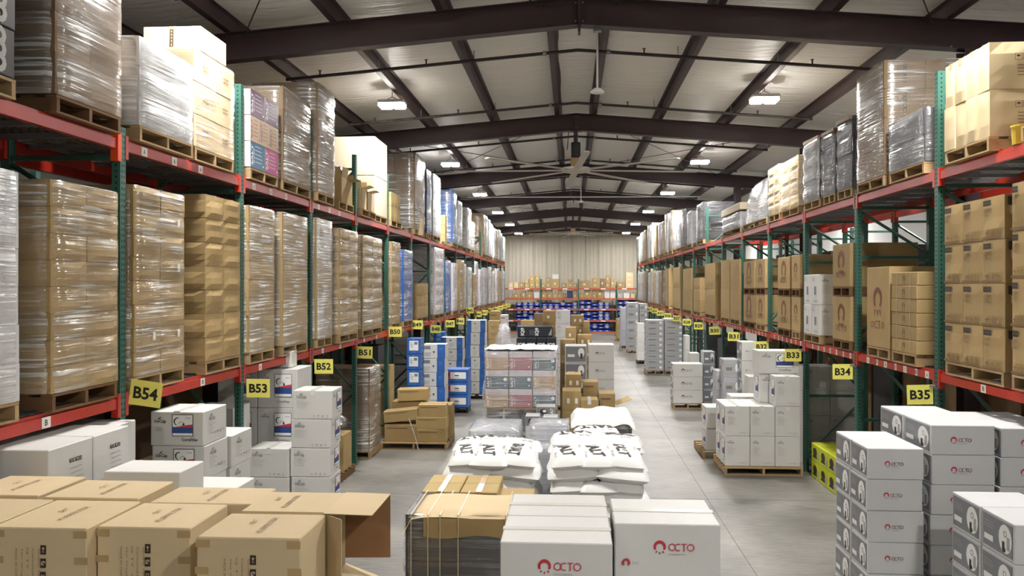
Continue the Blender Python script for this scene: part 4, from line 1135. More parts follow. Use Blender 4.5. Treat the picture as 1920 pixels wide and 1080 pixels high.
# past B50
rload(L_, 'upper', 778, 796, 285, 2, 1, 4, 'kraft_dark', 'brown cartons in bright creased film', ('film_hazy', .03), 'soft', seed=9, ov=.02)
rack_pallet(L_, 'upper', XL - .95, XL + .03, 16.85, 17.9, 'with small kraft cartons on upper shelf just past the B50 upright')
for k in range(2):
    for j in range(2): carton(.3, .3, .3, (XL - .13, 17.05 + .32 * j, zp + .3 * k), 'kraft_yellow', 'small yellowish strapped carton past B50 on upper shelf, %s %s' % (('bottom', 'top')[k], ('front', 'back')[j]), style='soft', tape=('tape', 'y'))
for k in range(2): carton(.32, .28, .28 + .06 * k, (XL - .15, 17.72 + .02 * k, zp + .28 * k), 'kraft', 'small kraft carton on upper shelf past the yellowish cartons, %s' % ('bottom', 'top')[k], style='soft')
b = MB(); b.lathe([(0, 0), (.14, 0), (.15, .2), (.16, .2), (.16, .24), (0, .24)], 14, 'red_plastic')
tag(obj('red_tub', b.build('red_tub'), None, (XL - .5, 17.4, zp)), 'red plastic tub behind the yellowish cartons on upper shelf', 'tub')
carton(.2, .26, .42, (XL + .0, 20.1, DECK['upper'] + .006), 'kraft_light', 'narrow kraft carton leaning on upper shelf past B49')
ul = [((20.98, 21.6), 'navy_box', 6.3, 'navy and white cartons in film', 'film_hazy'), ((22.0, 23.2), 'grey_white_box', 6.32, 'bright white cartons in film', 'film_white'), ((25.6, 26.5), 'blue_box', 6.3, 'blue and white cartons in film', 'film_hazy'),
      ((26.8, 27.9), 'silver_box', 6.1, 'grey cartons in shiny film', 'film_hazy'), ((29.3, 30.4), 'grey_white_box', 6.1, 'white cartons in bright film', 'film_white'), ((30.55, 31.55), 'silver_box', 5.7, 'grey cartons in film', 'film_hazy'), ((34.3, 35.3), 'kraft', 6.35, 'tall kraft cartons', 'film_clear'), ((35.4, 36.5), 'grey_white_box', 6.35, 'gleaming white film load', 'film_white'),
      ((36.7, 37.8), 'grey_white_box', 6.3, 'gleaming wrapped load', 'film_white'), ((38.0, 39.0), 'silver_box', 6.2, 'grey cartons in film', 'film_hazy'), ((39.2, 40.3), 'silver_box', 6.1, 'silver cartons in film', 'film_white'), ((40.6, 41.5), 'kraft', 6.1, 'kraft cartons in film', 'film_hazy'), ((41.8, 43.2), 'grey_white_box', 6.2, 'white film load', 'film_white'), ((43.5, 44.6), 'silver_box', 6.1, 'grey film load', 'film_hazy'), ((44.8, 46.2), 'grey_white_box', 6.0, 'pale film load', 'film_white')]
for k, (yy, mt, zt, ds, fm) in enumerate(ul):
    rload(L_, 'upper', 0, 0, 0, 2, 2, 5, mt, ds, (fm, .025), 'soft', seed=50 + k, y01=yy, ztop=zt, res=.7, ov=.05, prints=[('blue_strip', 'near')] if mt in ('blue_box', 'navy_box') else ())
for k in range(3): carton(.36, .36, .3, (XL - .17, 24.5, zp - PH + .3 * k), 'kraft_yellow', 'small cream carton past the B47 upright on upper shelf, %s' % ('bottom', 'middle', 'top')[k], tape=('tape', 'y'))

# ================================================================== right rack, lower shelf
rstack(R_, 'lower', 1884, 1771, 363, 2, 3, 4, 'kraft', 'tall black label kraft carton', 'soft', seed=1, prints=[('black_label', 'aisle'), ('black_label_end', 'near')], ov=.05)
rstack(R_, 'lower', 2100, 1897, 300, 2, 3, 4, 'kraft', 'tall black label kraft carton', 'soft', seed=2, prints=[('black_label', 'aisle')], ov=.05, ztop=4.12)
rstack(R_, 'lower', 1668, 1625, 499, 1, 1, 1, 'kraft', 'large kraft carton with ring logo', 'crisp', seed=3, prints=[('octo_kraft', 'aisle')], ov=.04, dep=.9)
rstack(R_, 'lower', 1719, 1671, 509, 1, 1, 6, 'kraft', 'flat strapped kraft carton', 'crisp', seed=4, prints=[('flat_stamp', 'aisle')], ov=.05, dep=.6)
rstack(R_, 'lower', 1537, 1507, 514, 2, 2, 2, 'white_box', 'white carton with barcode panel', 'crisp', seed=5, prints=[('qr_free', 'aisle'), ('icecap', 'near')], ov=.05, dep=.8)
def octo_pair(un, uf, vt, vmid, seed, mt='kraft', pr='octo_kraft', desc='kraft carton with ring logo', dep=.95):
    x0, x1, y0, y1, z1 = rack_box(R_, 'lower', un, uf, vt, .04, dep)
    sp = spot(R_, 'lower', (y0 + y1) / 2); rack_pallet(R_, 'lower', x0, x1, y0, y1, sp, 'wood_dark' if seed % 2 else 'wood')
    z0 = DECK['lower'] + .006 + PH + .002; hh = (z1 - z0 - PH) / 2
    pr_ = [(pr, 'left')] if pr else []
    carton(x1 - x0, y1 - y0, hh, ((x0 + x1) / 2, (y0 + y1) / 2, z0), mt, desc + ' ' + sp + ', lower of two', style='crisp', prints=pr_, rz=.006)
    pallet(x0, y0 + .01, x1, y1 - .01, z0 + hh + .003, 'wooden pallet between two ring logo cartons ' + sp, 'wood_dark')
    carton(x1 - x0, y1 - y0, hh - .01, ((x0 + x1) / 2, (y0 + y1) / 2, z0 + hh + PH + .006), mt, desc + ' ' + sp + ', upper of two', style='crisp', prints=pr_, rz=-.006)
octo_pair(1599, 1561, 453, 0, 1)
octo_pair(1504, 1484, 476, 0, 2)
octo_pair(1481, 1458, 480, 0, 3)
octo_pair(1436, 1417, 484, 0, 4)
octo_pair(1415, 1394, 488, 0, 5)
rstack(R_, 'lower', 1388, 1369, 485, 1, 1, 2, 'kraft', 'tall plain kraft carton', 'soft', seed=9, ov=.04, dep=.95)
rstack(R_, 'lower', 1367, 1344, 486, 1, 1, 2, 'kraft', 'tall kraft carton with dark edge marks', 'soft', seed=10, ov=.05, dep=.95, prints=[('vnotch', 'near')])
rstack(R_, 'lower', 1341, 1318, 492, 1, 1, 2, 'kraft', 'tall kraft carton with dark edge marks', 'soft', seed=11, ov=.05, dep=.95, prints=[('vnotch', 'near')])
rstack(R_, 'lower', 1312, 1300, 520, 1, 2, 3, 'kraft', 'medium kraft carton', 'soft', seed=12, ov=.04)
rstack(R_, 'lower', 1296, 1280, 502, 1, 1, 2, 'kraft', 'tall kraft carton', 'soft', seed=13, ov=.05)
rstack(R_, 'lower', 1275, 1256, 500, 1, 1, 2, 'kraft', 'tall kraft carton', 'soft', seed=14, ov=.05)
rstack(R_, 'lower', 1254, 1243, 503, 1, 1, 2, 'kraft', 'tall kraft carton', 'soft', seed=15, ov=.05)
for k, (i, s2, mt, zt, ds, fm) in enumerate([(12, 1, 'kraft_dark', 3.9, 'brown cartons in film', 'film_hazy'), (13, 0, 'grey_white_box', 3.9, 'white cartons in film', 'film_hazy'), (13, 1, 'kraft', 3.95, 'kraft cartons in film', 'film_hazy'), (14, 0, 'kraft', 4.05, 'pale kraft cartons in film', 'film_white'), (14, 1, 'silver_box', 3.9, 'silver cartons in film', 'film_hazy'), (15, 0, 'dark_load', 4.0, 'dark cartons in film', 'film_dark'), (15, 1, 'kraft', 4.0, 'kraft cartons in film', 'film_hazy'), (16, 0, 'silver_box', 4.0, 'silver cartons in film', 'film_white'), (16, 1, 'lilac_box', 4.0, 'pale cartons in film', 'film_white'), (17, 0, 'silver_box', 4.0, 'grey cartons in film', 'film_white')]):
    rload(R_, 'lower', 0, 0, 0, 1, 2, 6, mt, ds, (fm, .02), 'soft', seed=80 + k, y01=(RP[i] + (.1 if not s2 else 1.3), RP[i] + (1.22 if not s2 else 2.42)), ztop=zt, res=.6)
# dark cartons in the second row seen through the rack
for (ua, ub, va, X, lab) in ((1700, 1612, 456, 5.7, 'large charcoal carton seen through the rack beyond the flat strapped cartons'), (1545, 1512, 470, 5.7, 'charcoal carton seen through the rack past the B33 upright'), (1462, 1445, 476, 5.7, 'charcoal carton seen through the rack past the B32 upright')):
    p0 = on_x(ua, va, X); p1 = on_x(ub, va, X)
    ya, yb = clear(1, p0[1], p1[1])
    carton(.9, yb - ya, p0[2] - DECK['lower'], (X + .6, (ya + yb) / 2, DECK['lower'] + .0), 'charcoal_box', lab, prints=[('two_lines', 'left')])

# ================================================================== right rack, upper shelf
rstack(R_, 'upper', 1855, 1771, 78, 2, 4, 2, 'kraft_light', 'tan strapped carton', 'soft', seed=1, prints=[('marks', 'near')], tape=('tape', 'x'), ov=.06, jit=.02)
b = MB(); b.smooth = False; b.lathe([(0, 0), (.075, 0), (.085, .16), (.09, .16), (.09, .175), (0, .175)], 14, 'yellow_plastic')
x, y, z = on_x(1864, 281, XR - .02)
tag(obj('yellow_bucket', b.build('yellow_bucket'), None, (XR + .07, 7.55, DECK['upper'] + .006)), 'small yellow tub on upper shelf edge under the tan strapped cartons', 'tub')
pallet(XR - .02, 6.75, XR + .98, 7.4, DECK['upper'] + .004, 'wooden pallet with a white bundle on upper shelf before B35', 'wood', 'x')
lump('white_bundle', 'white wrapped bundle on the pallet at the top right edge', 'bundle', (XR + .35, 7.08, DECK['upper'] + .006 + PH), .28, 'bag_white', 5, (1.0, 1.0, .75))
rload(R_, 'upper', 1657, 1606, 112, 2, 1, 4, 'kraft_dark', 'towering brown cartons in film', ('film_hazy', .012), 'crisp', seed=2, ov=.03, dep=1.05, prints=[('vmarks', 'near')])
rload(R_, 'upper', 1733, 1666, 200, 1, 1, 2, 'dark_load', 'grey bundle tightly wrapped in film', ('film_hazy', .015), 'soft', seed=3, ov=.02, dep=.55)
cA = rload(R_, 'upper', 1603, 1570, 216, 1, 1, 4, 'dark_load', 'tall dark bundle in clear film', ('film_dark', .03), 'soft', seed=4, ov=.02, dep=.8)
cB = rload(R_, 'upper', 1566, 1543, 243, 1, 1, 4, 'dark_load', 'narrow dark bundle in clear film', ('film_dark', .03), 'soft', seed=5, ov=.02, dep=.8)
cC = rload(R_, 'upper', 1537, 1503, 256, 1, 1, 4, 'charcoal_box', 'dark goods in white film', ('film_white', .04), 'soft', seed=6, ov=.03, dep=.8)
rload(R_, 'upper', 1497, 1465, 290, 1, 2, 4, 'kraft_light', 'cream goods in loose film', ('film_hazy', .04), 'bulge', seed=7, ov=.03, dep=.8)
rload(R_, 'upper', 1462, 1440, 306, 1, 2, 5, 'kraft_light', 'tan cartons in loose film', ('film_clear', .03), 'bulge', seed=8, ov=.02, dep=.8)
for (un, uf, vt, ld) in ((1603, 1570, 216, cA), (1566, 1543, 243, cB), (1537, 1503, 256, cC)):
    x0, x1, y0, y1, z1 = rack_box(R_, 'upper', un, uf, vt, .02, .85)
    carton(x1 - x0 + .06, y1 - y0 - .01, .055, ((x0 + x1) / 2 - ld.location[0], (y0 + y1) / 2 - ld.location[1], z1 + .005 - ld.location[2]), 'kraft_dark', name='cardboard_cap', parent=ld, tilt=(.03, -.04))
# domed clear hood over odd items
p0 = on_x(1436, 362, XR - .02); p1 = on_x(1392, 362, XR - .02)
ym = (p0[1] + p1[1]) / 2; rack_pallet(R_, 'upper', XR - .02, XR + .95, p0[1], p1[1], spot(R_, 'upper', ym))
t = thing('hooded_load', 'grey bundle under a clear domed plastic hood past the B32 upright', 'pallet load', (XR + .45, ym, zp), 0)
b = MB(); b.smooth = True
P = []
for i in range(9):
    ph = i / 8 * math.pi / 2; q = .5 * (math.cos(ph) ** .45 if i < 8 else .02)
    P.append([(q * .95 * max(-1, min(1, 1.25 * math.cos(a))), q * (p1[1] - p0[1]) * .95 * max(-1, min(1, 1.25 * math.sin(a))), .95 * math.sin(ph)) for a in [2 * math.pi * k / 18 for k in range(18)]])
b.grid(P, 'film_white', True); obj('plastic_hood', b.build('plastic_hood'), t)
carton(.5, .7, .35, (0, 0, 0), 'charcoal_box', parent=t); carton(.4, .4, .25, (0, -.1, .36), 'kraft', parent=t)
# load with a cream lid
x0, x1, y0, y1, z1 = rack_box(R_, 'upper', 1388, 1330, 394, .0, .9)
o = rload(R_, 'upper', 1388, 1330, 396, 1, 2, 2, 'silver_box', 'grey goods in bright film', ('film_white', .05), 'bulge', seed=11, ov=.0, dep=.9)
carton(.95, y1 - y0 + .1, .17, ((x0 + x1) / 2, (y0 + y1) / 2, z1 + .02), 'cream_box', 'long flat cream carton on top of the bright film load past B31')
for k, (yy, mt, zt, ds, fm) in enumerate([((24.4, 25.6), 'dark_load', 5.75, 'dark goods in film', 'film_dark'), ((26.7, 27.7), 'silver_box', 5.7, 'grey goods in shiny film', 'film_hazy'), ((27.9, 28.9), 'charcoal_box', 5.9, 'dark cartons in film', 'film_dark'), ((29.3, 30.3), 'grey_white_box', 5.5, 'white goods in bright film', 'film_white'), ((30.6, 31.6), 'silver_box', 6.0, 'grey cartons in film', 'film_hazy'), ((31.8, 33.0), 'kraft_dark', 6.2, 'tall brown cartons in film', 'film_hazy'), ((33.2, 34.2), 'grey_white_box', 6.2, 'gleaming white film load', 'film_white'), ((34.5, 35.6), 'kraft', 6.0, 'kraft cartons in film', 'film_hazy'), ((36.0, 37.3), 'lilac_box', 6.0, 'pale cartons in film', 'film_white'), ((37.6, 38.8), 'kraft', 6.05, 'tan cartons in film', 'film_hazy'), ((39.2, 40.6), 'grey_white_box', 6.3, 'gleaming wrapped load', 'film_white'), ((41.0, 42.4), 'silver_box', 6.3, 'silver film load', 'film_white'), ((42.8, 44.2), 'kraft', 6.2, 'kraft film load', 'film_hazy'), ((44.6, 46.2), 'grey_white_box', 6.2, 'white film load', 'film_white'), ((46.6, 48.6), 'silver_box', 6.1, 'grey film load', 'film_white')]):
    rload(R_, 'upper', 0, 0, 0, 1, 2, 5, mt, ds, (fm, .025), 'soft', seed=110 + k, y01=yy, ztop=zt, res=.7, ov=.05, dep=.95)

# ================================================================== foreground: kraft filter cartons (three layers on a pallet)
ZT = 1.95
fp = [(-2.99, 3.96, .51, .53, 'front row, at the left'), (-2.475, 4.04, .505, .46, 'front row, second'), (-1.865, 3.88, .53, .42, 'front row, nearest the camera'),
      (-3.095, 4.52, .58, .42, 'back row, second'), (-2.45, 4.515, .62, .37, 'back row beside the open carton'), (-3.68, 4.57, .52, .48, 'back row at the left edge'), (-3.55, 4.0, .54, .5, 'front row at the left edge')]
pallet(-3.1, 4.0, -1.95, 4.95, 0, 'wooden pallet under the kraft filter cartons at lower left', 'wood', 'y')
pallet(-1.86, 3.9, -1.34, 4.75, 0, 'narrow wooden pallet under the open kraft carton', 'wood', 'y')
pallet(-3.68, 4.0, -3.15, 5.0, 0, 'narrow wooden pallet under the leftmost filter cartons', 'wood', 'y')
lh = (ZT - PH - .004) / 3
def corner_tabs(o, w, d, h):
    for q, (x, z) in enumerate(((-w / 2 + .035, h - .035), (w / 2 - .035, h - .035), (-w / 2 + .03, h - .17), (w / 2 - .03, h - .17))):
        b = MB(); b.box(-.035, -.0016, -.018, .035, 0, .018, 'tape'); obj('tape', b.build('tape'), o, (x, -d / 2 + .001, z))
for k in range(3):
    for n, (x0, y0, w, d, wh) in enumerate(fp):
        dz = (.0, -.012, -.004, .006, -.014, .0, .0)[n]
        o = carton(w, d, lh + (dz if k == 2 else 0), (x0 + w / 2, y0 + d / 2, PH + .003 + lh * k), 'kraft_light', 'large tan filter carton, %s, %s' % (wh, ('bottom layer', 'middle layer', 'top layer')[k]), name='filter_carton', group='tan filter cartons', rz=random.uniform(-.006, .006),
               prints=([('filter_front', 'near')] if n in (0, 1, 2, 6) else []) + ([('filter_top', 'top')] if k == 2 else []), tape=None)
        if n in (0, 1, 2, 6): corner_tabs(o, w, d, lh + (dz if k == 2 else 0))
# the carton lying on its side, open to the aisle
def side_open(x0, y0, w, d, h, z, label):
    t = thing('open_filter_carton', label, 'carton', (x0, y0, z), 0, 'tan filter cartons')
    e = .006; b = MB(); m = 'kraft_light'
    b.box(0, 0, 0, w, d, e, m); b.box(0, 0, h - e, w, d, h, m); b.box(0, 0, e, e, d, h - e, m); b.box(e, 0, e, w, e, h - e, m); b.box(e, d - e, e, w, d, h - e, m)
    obj('body', b.build('carton_body'), t)
    b = MB(); b.box(0, 0, -.004, .27, d + .04, 0, m); o = obj('flap', b.build('flap'), t, (w, -.02, h)); o.rotation_euler = (0, .02, 0); o['label'] = 'top flap sticking out'
    b = MB(); b.box(0, 0, 0, .27, .004, h * .62, 'kraft_inner'); o = obj('flap', b.build('flap'), t, (w, d - .005, h * .36)); o.rotation_euler = (0, 0, .08)
    b = MB(); b.box(0, 0, 0, .16, .004, h - .02, m); o = obj('flap', b.build('flap'), t, (w, .004, .01)); o.rotation_euler = (0, 0, -.7)
    b = MB(); b.box(0, 0, 0, .26, d, .004, m); o = obj('flap', b.build('flap'), t, (w, 0, h * .3)); o.rotation_euler = (0, .35, 0)
    obj('printed_marks', decal('filter_top', .5, .5), t, (w * .4, d / 2, h + .001), (-math.pi / 2, 0, 0))
    return t
for k in range(2):
    carton(.47, .41, lh, (-1.58, 4.53, PH + .003 + lh * k), 'kraft_light', 'large tan filter carton under the open one, %s layer' % ('bottom', 'middle')[k], name='filter_carton', group='tan filter cartons')
side_open(-1.815, 4.32, .465, .41, lh, PH + .003 + lh * 2, 'tan filter carton lying open with flaps toward the aisle')

# ================================================================== foreground: strapped bundle under a cardboard cap
pallet(-1.40, 6.52, -.32, 7.98, 0, 'wooden pallet under the strapped bundle with cardboard cap', 'wood', 'y')
t = thing('strapped_bundle', 'dark film wrapped bundle strapped under a tan cardboard cap', 'pallet load', (-.87, 6.9, PH + .003))
hB = 1.30 - PH
for k in range(6): carton(1.0, .66, hB / 6 - .003, (0, 0, hB / 6 * k), 'dark_load', parent=t, style='soft', k=k % 4, name='flat_pack')
obj('stretch_wrap', film_mesh(1.0, .68, hB - .01, 7, .02, 'film_dark', 1), t)
b = MB()
P = []
for j in range(9):
    y = -.37 + .74 * j / 8; row = []
    for i in range(13):
        x = -.535 + 1.07 * i / 12; zz = hB + .012 - .20 * max(0, (-.42 - x) / .12) ** 1.7 - .03 * max(0, (abs(y) - .3) / .07) - .006 * math.sin(x * 9)
        row.append((x, y, zz))
    P.append(row)
b.smooth = True; b.grid(P, 'kraft_light'); obj('cardboard_cap', b.build('cardboard_cap'), t)
b = MB(); P = [[(-.34 + .88 * i / 10, -.372 - .012 * (j / 3.) - .01 * math.sin(i * .8) * j / 3., hB - .02 - .15 * j / 3. - .012 * math.sin(i * .9) * (j == 3)) for i in range(11)] for j in range(4)]
b.smooth = True; b.grid(P, 'kraft'); obj('cap_skirt', b.build('cap_skirt'), t)
for x in (-.44, -.30, -.20, -.05, .34):
    b = MB(); b.box(x - .0035, -.395, .0, x + .0035, -.392, hB + .016, 'strap'); b.box(x - .0035, -.395, hB + .012, x + .0035, .39, hB + .016, 'strap'); obj('strap', b.build('strap'), t)
for j in range(2):
    for i in range(2):
        for k in range(4):
            carton(.345, .33, (1.30 - PH) / 4, (-1.20 + .355 * i, 7.47 + .335 * j, PH + .003 + (1.30 - PH) / 4 * k), 'kraft_yellow', 'small yellow tan carton behind the strapped bundle, %s %s, %s' % (('left', 'right')[i], ('front', 'back')[j], ('bottom layer', 'third layer', 'second layer', 'top layer')[k]), tape=('tape', 'y') if k == 3 else None, group='yellow tan cartons')
for k in range(4): carton(.36, .34, (1.25 - PH) / 4, (-.52, 7.5, PH + .003 + (1.25 - PH) / 4 * k), 'kraft', 'kraft carton at the right behind the strapped bundle, %s layer' % ('bottom', 'third', 'second', 'top')[k])

# ================================================================== foreground: white cartons with red logo
zO = 1.805; lo = (zO - PH - .003) / 4
pallet(-.40, 4.33, .24, 5.35, 0, 'wooden pallet under the left white red logo cartons', 'wood', 'y'); pallet(.26, 4.71, .88, 5.28, 0, 'wooden pallet under the right white red logo cartons', 'wood', 'y')
for k in range(4):
    ly = ('bottom', 'third', 'second', 'top')[k]
    for j in range(2):
        carton(.612, .505, lo, (-.385 + .306, 4.33 + .2525 + .51 * j, PH + .003 + lo * k), 'white_box', 'white carton with red ring logo, left pair, %s, %s layer' % (('front', 'back')[j], ly), name='logo_carton', group='white red logo cartons', prints=[('octo_big', 'near')] if j == 0 else [], tape=('tape_clear', 'x') if k == 3 else None)
    carton(.615, .555, lo, (.255 + .3085, 4.71 + .278, PH + .003 + lo * k), 'white_box', 'white carton with red ring logo, right one behind, %s layer' % ly, name='logo_carton', group='white red logo cartons', prints=[('octo_big2', 'near')], tape=('tape_clear', 'x') if k == 3 else None)

# ================================================================== salt bags
def bag_mesh(w, d, h, k, words):
    b = MB(); b.smooth = True; n, m2 = 14, 10; r = random.Random(k)
    def pt(i, j, top):
        u = -1 + 2 * i / n; v = -1 + 2 * j / m2
        e = max(0, (1 - abs(u) ** 4)) ** .5 * max(0, (1 - abs(v) ** 4)) ** .5
        wob = .16 * noise.noise(Vector((u * 1.5 + k * 3, v * 1.5, 0 if top else 4))) + .06 * noise.noise(Vector((u * 5 + k, v * 5, 2)))
        z = h * (.42 + (.58 * e * (1 + wob) if top else -.42 * e))
        sh = 1 - .05 * (abs(u * v) ** 2)
        return (u * w / 2 * sh, v * d / 2 * sh, z)
    b.grid([[pt(i, j, True) for i in range(n + 1)] for j in range(m2 + 1)], 'bag_white')
    b.grid([[pt(i, j, False) for i in range(n, -1, -1)] for j in range(m2 + 1)], 'bag_white')
    me = b.build('salt_bag')
    dcl = []
    for (txt, cx, cy, ww, rot, mt, hh) in words:
        V, Fs, tw, th = text_data(txt, .035)
        q = MB(); kk = q.mi(mt); s = ww / tw; sh2 = hh / th
        for (x, y) in V:
            px, py = x * s, y * sh2; c, sn = math.cos(rot), math.sin(rot)
            X, Y = cx + px * c - py * sn, cy + px * sn + py * c
            u = X / (w / 2); v = Y / (d / 2)
            i = max(0, min(n - 1e-6, (u + 1) / 2 * n)); j = max(0, min(m2 - 1e-6, (v + 1) / 2 * m2))
            i0, j0 = int(i), int(j); fi, fj = i - i0, j - j0
            z = (pt(i0, j0, True)[2] * (1 - fi) + pt(i0 + 1, j0, True)[2] * fi) * (1 - fj) + (pt(i0, j0 + 1, True)[2] * (1 - fi) + pt(i0 + 1, j0 + 1, True)[2] * fi) * fj
            q.v.append((X, Y, z + .006))
        for f_ in Fs: q.f.append(f_); q.m.append(kk)
        dcl.append(q.build('bag_print'))
    return me, dcl
BAGS = [bag_mesh(.56, .42, .17, k, [(('SALT', 'SEA', 'SALT', 'SEA SALT')[k], 0, .03, .40, math.pi + (.2, -.25, .1, -.1)[k], 'print_dark', .13), ('50 LB', .1, -.12, .12, math.pi, 'print_pale', .03), ('NET WT', -.12, .14, .16, math.pi, 'print_pale', .03)]) for k in range(4)]
def bag(x, y, z, rz, k, label, tilt=0.0, roll=0.0):
    me, dcl = BAGS[k % 4]
    o = tag(obj('salt_bag', me, None, (x, y, z)), label, 'bag', 'white salt bags')
    from mathutils import Matrix
    o.rotation_euler = (Matrix.Rotation(roll, 3, 'Y') @ Matrix.Rotation(tilt, 3, 'X') @ Matrix.Rotation(rz, 3, 'Z')).to_euler()
    for m_ in dcl: obj('printed_marks', m_, o)
r = random.Random(11)
for pi, (xa, xb, side) in enumerate(((-1.32, -.34, 'left'), (-.25, .80, 'right'))):
    pallet(xa, 8.15, xb, 9.35, 0, 'wooden pallet under the %s stack of salt bags' % side, 'wood', 'y')
    W = xb - xa; nl = 10; st = (1.43 - PH) / nl
    for L in range(nl):
        z = PH + .003 + st * L
        if L % 2 == 0: pos = [(xa + W * .26, 8.54, 0), (xa + W * .74, 8.54, 0), (xa + W * .26, 8.92, 0), (xa + W * .74, 8.92, 0), (xa + W * .5, 9.27, 0)]
        else: pos = [(xa + W * .24, 8.62, 1.57), (xa + W * .76, 8.62, 1.57), (xa + W * .5, 8.60, 1.57), (xa + W * .27, 9.16, 0), (xa + W * .74, 9.16, 0)]
        for n, (x, y, a) in enumerate(pos):
            wh = ['front left', 'front right', 'middle left', 'middle right', 'back'][n] if L % 2 == 0 else ['front left', 'front right', 'front middle', 'back left', 'back right'][n]
            lay = nl - L
            bag(x + r.uniform(-.02, .02), y - .14 + r.uniform(-.02, .02), z + (.0 if L < nl - 1 else .0), a + r.uniform(-.07, .07), r.randrange(4), 'white salt bag on the %s pallet, %s, %s layer' % (side, wh, 'top' if lay == 1 else ('bottom' if L == 0 else ORD[lay - 1])), tilt=(.10 if 'front' in wh else (-.05 if 'back' in wh else 0.0)) * (L / nl), roll=(.11 if 'right' in wh else (-.11 if 'left' in wh else 0.0)) * (L / nl))
for n, (x, y, a, tl, wh) in enumerate(((.05, 9.05, .05, 0.0, 'left'), (.52, 8.95, -.12, 0, 'right'), (.3, 9.3, .1, .0, 'back'))):
    bag(x, y, 1.37 + (.0 if n < 2 else .02), a, n, 'loose white salt bag tossed on the right pallet of bags, %s' % wh)

# ================================================================== centre row behind the bags
def film_box(x0, y0, x1, y1, z0, z1, mat, fm, label, rows=1, prints=()):
    t = thing('wrapped_load', label, 'pallet load', ((x0 + x1) / 2, (y0 + y1) / 2, z0))
    h = (z1 - z0) / rows
    for k in range(rows): carton(x1 - x0, y1 - y0, h, (0, 0, h * k), mat, parent=t, prints=prints)
    obj('stretch_wrap', film_mesh(x1 - x0, y1 - y0, z1 - z0, rows, .012, fm, 2, 1.0, .98), t)
    return t
pallet(-1.3, 9.85, -.62, 10.85, 0, 'wooden pallet under the left film topped load behind the salt bags', 'wood', 'y')
film_box(-1.27, 9.9, -.66, 10.8, PH + .003, 1.40, 'silver_box', 'film_sheet', 'grey carton load under clear sheet behind the left salt bags', 3)
pallet(-.55, 9.75, .0, 10.75, 0, 'wooden pallet under the right film topped load behind the salt bags', 'wood', 'y')
film_box(-.52, 10.2, -.03, 10.75, PH + .003, 1.42, 'silver_box', 'film_sheet', 'grey carton load under clear sheet, upper, between the bag stacks', 3)
film_box(-.52, 9.72, -.05, 10.18, PH + .003, 1.22, 'silver_box', 'film_sheet', 'low grey carton load under clear sheet between the bag stacks', 2)
# white sheet over buckets
def bucket(x, y, z, label, hh=.36, r0=.145):
    t = thing('salt_bucket', label, 'bucket', (x, y, z), 0, 'white salt buckets')
    b = MB(); b.smooth = True; b.lathe([(0, 0), (r0 * .88, 0), (r0, hh - .03), (r0, hh - .03)], 16, 'white_box'); obj('pail', b.build('pail'), t)
    b = MB(); b.lathe([(r0 * 1.05, hh - .05), (r0 * 1.05, hh), (r0 * .95, hh), (0, hh - .004)], 16, 'white_box'); obj('lid', b.build('lid'), t)
    b = MB(); rr = [r0 * (.88 + .12 * q) + .002 for q in (.25, .75)]; P = [[(rr[q] * math.cos(a), rr[q] * math.sin(a), hh * (.25, .75)[q]) for a in [math.radians(200 + 14 * i) for i in range(11)]] for q in range(2)]
    b.grid(P, 'print_grey'); obj('picture_label', b.build('picture_label'), t)
pallet(.03, 10.45, .82, 11.4, 0, 'wooden pallet under the sheet covered buckets', 'wood', 'y')
for L in range(3):
    for i in range(3):
        for j in range(2):
            if j == 1 and L < 2: continue
            bucket(.17 + .26 * i, 10.62 + .32 * j, PH + .003 + .432 * L, 'white bucket under the white sheet, %s layer, %s %s' % (('bottom', 'middle', 'top')[L], ('left', 'middle', 'right')[i], ('front', 'back')[j]), .43, .125)
b = MB(); b.smooth = True; P = []
for j in range(15):
    row = []
    for i in range(21):
        x = .0 + .84 * i / 20; y = 10.42 + .98 * j / 14
        ed = max(0, .06 - min(x - .0, .84 - x)) / .06 + max(0, .06 - min(y - 10.42, 11.4 - y)) / .06
        row.append((x, y, PH + 1.315 + .05 * noise.noise(Vector((x * 5, y * 5, 0))) + .035 - .10 * min(1.5, ed)))
    P.append(row)
b.grid(P, 'foam_white'); tag(obj('white_sheet', b.build('white_sheet')), 'crumpled white plastic sheet draped over the buckets', 'sheet')

# printed salt cartons on buckets, wrapped
XA, XB, YA, YB = -1.32, -.22, 12.3, 13.3
pallet(XA, YA, XB, YB, 0, 'wooden pallet under the pink and blue printed salt cartons', 'wood', 'y')
t = thing('wrapped_load', 'wrapped load of pink and slate printed salt cartons on buckets', 'pallet load', ((XA + XB) / 2, (YA + YB) / 2, PH + .003))
hs = .29; z3 = 2.19 - PH - 3 * hs
for L in range(3):
    for i in range(4):
        b = MB(); b.smooth = True; b.lathe([(0, 0), (.118, 0), (.13, .33), (.138, .33), (.138, .37), (0, .37)], 14, 'white_box')
        q = obj('bucket', b.build('bucket'), t, (-.41 + .275 * i, -.34, .0 + .41 * L - .0))
        b = MB(); P = [[(rr * math.cos(a), rr * math.sin(a), zz) for a in [math.radians(205 + 13 * k) for k in range(11)]] for rr, zz in ((.123, .07), (.131, .25))]; b.grid(P, 'print_grey'); obj('picture_label', b.build('picture_label'), q)
seq = [['tan', 'pink', 'slate'], ['slate', 'slate', 'tan'], ['tan', 'pink', 'slate']]
for L in range(3):
    for i in range(3):
        w = (XB - XA) / 3
        for j in range(2):
            if j and L < 2: continue
            carton(w - .008, .49, hs - .004, (-(XB - XA) / 2 + w * (i + .5), -.25 + .5 * j, z3 + hs * L - .0), 'lilac_box', parent=t, prints=[('salt_' + seq[2 - L][i], 'near')] if j == 0 else [], name='printed_carton')
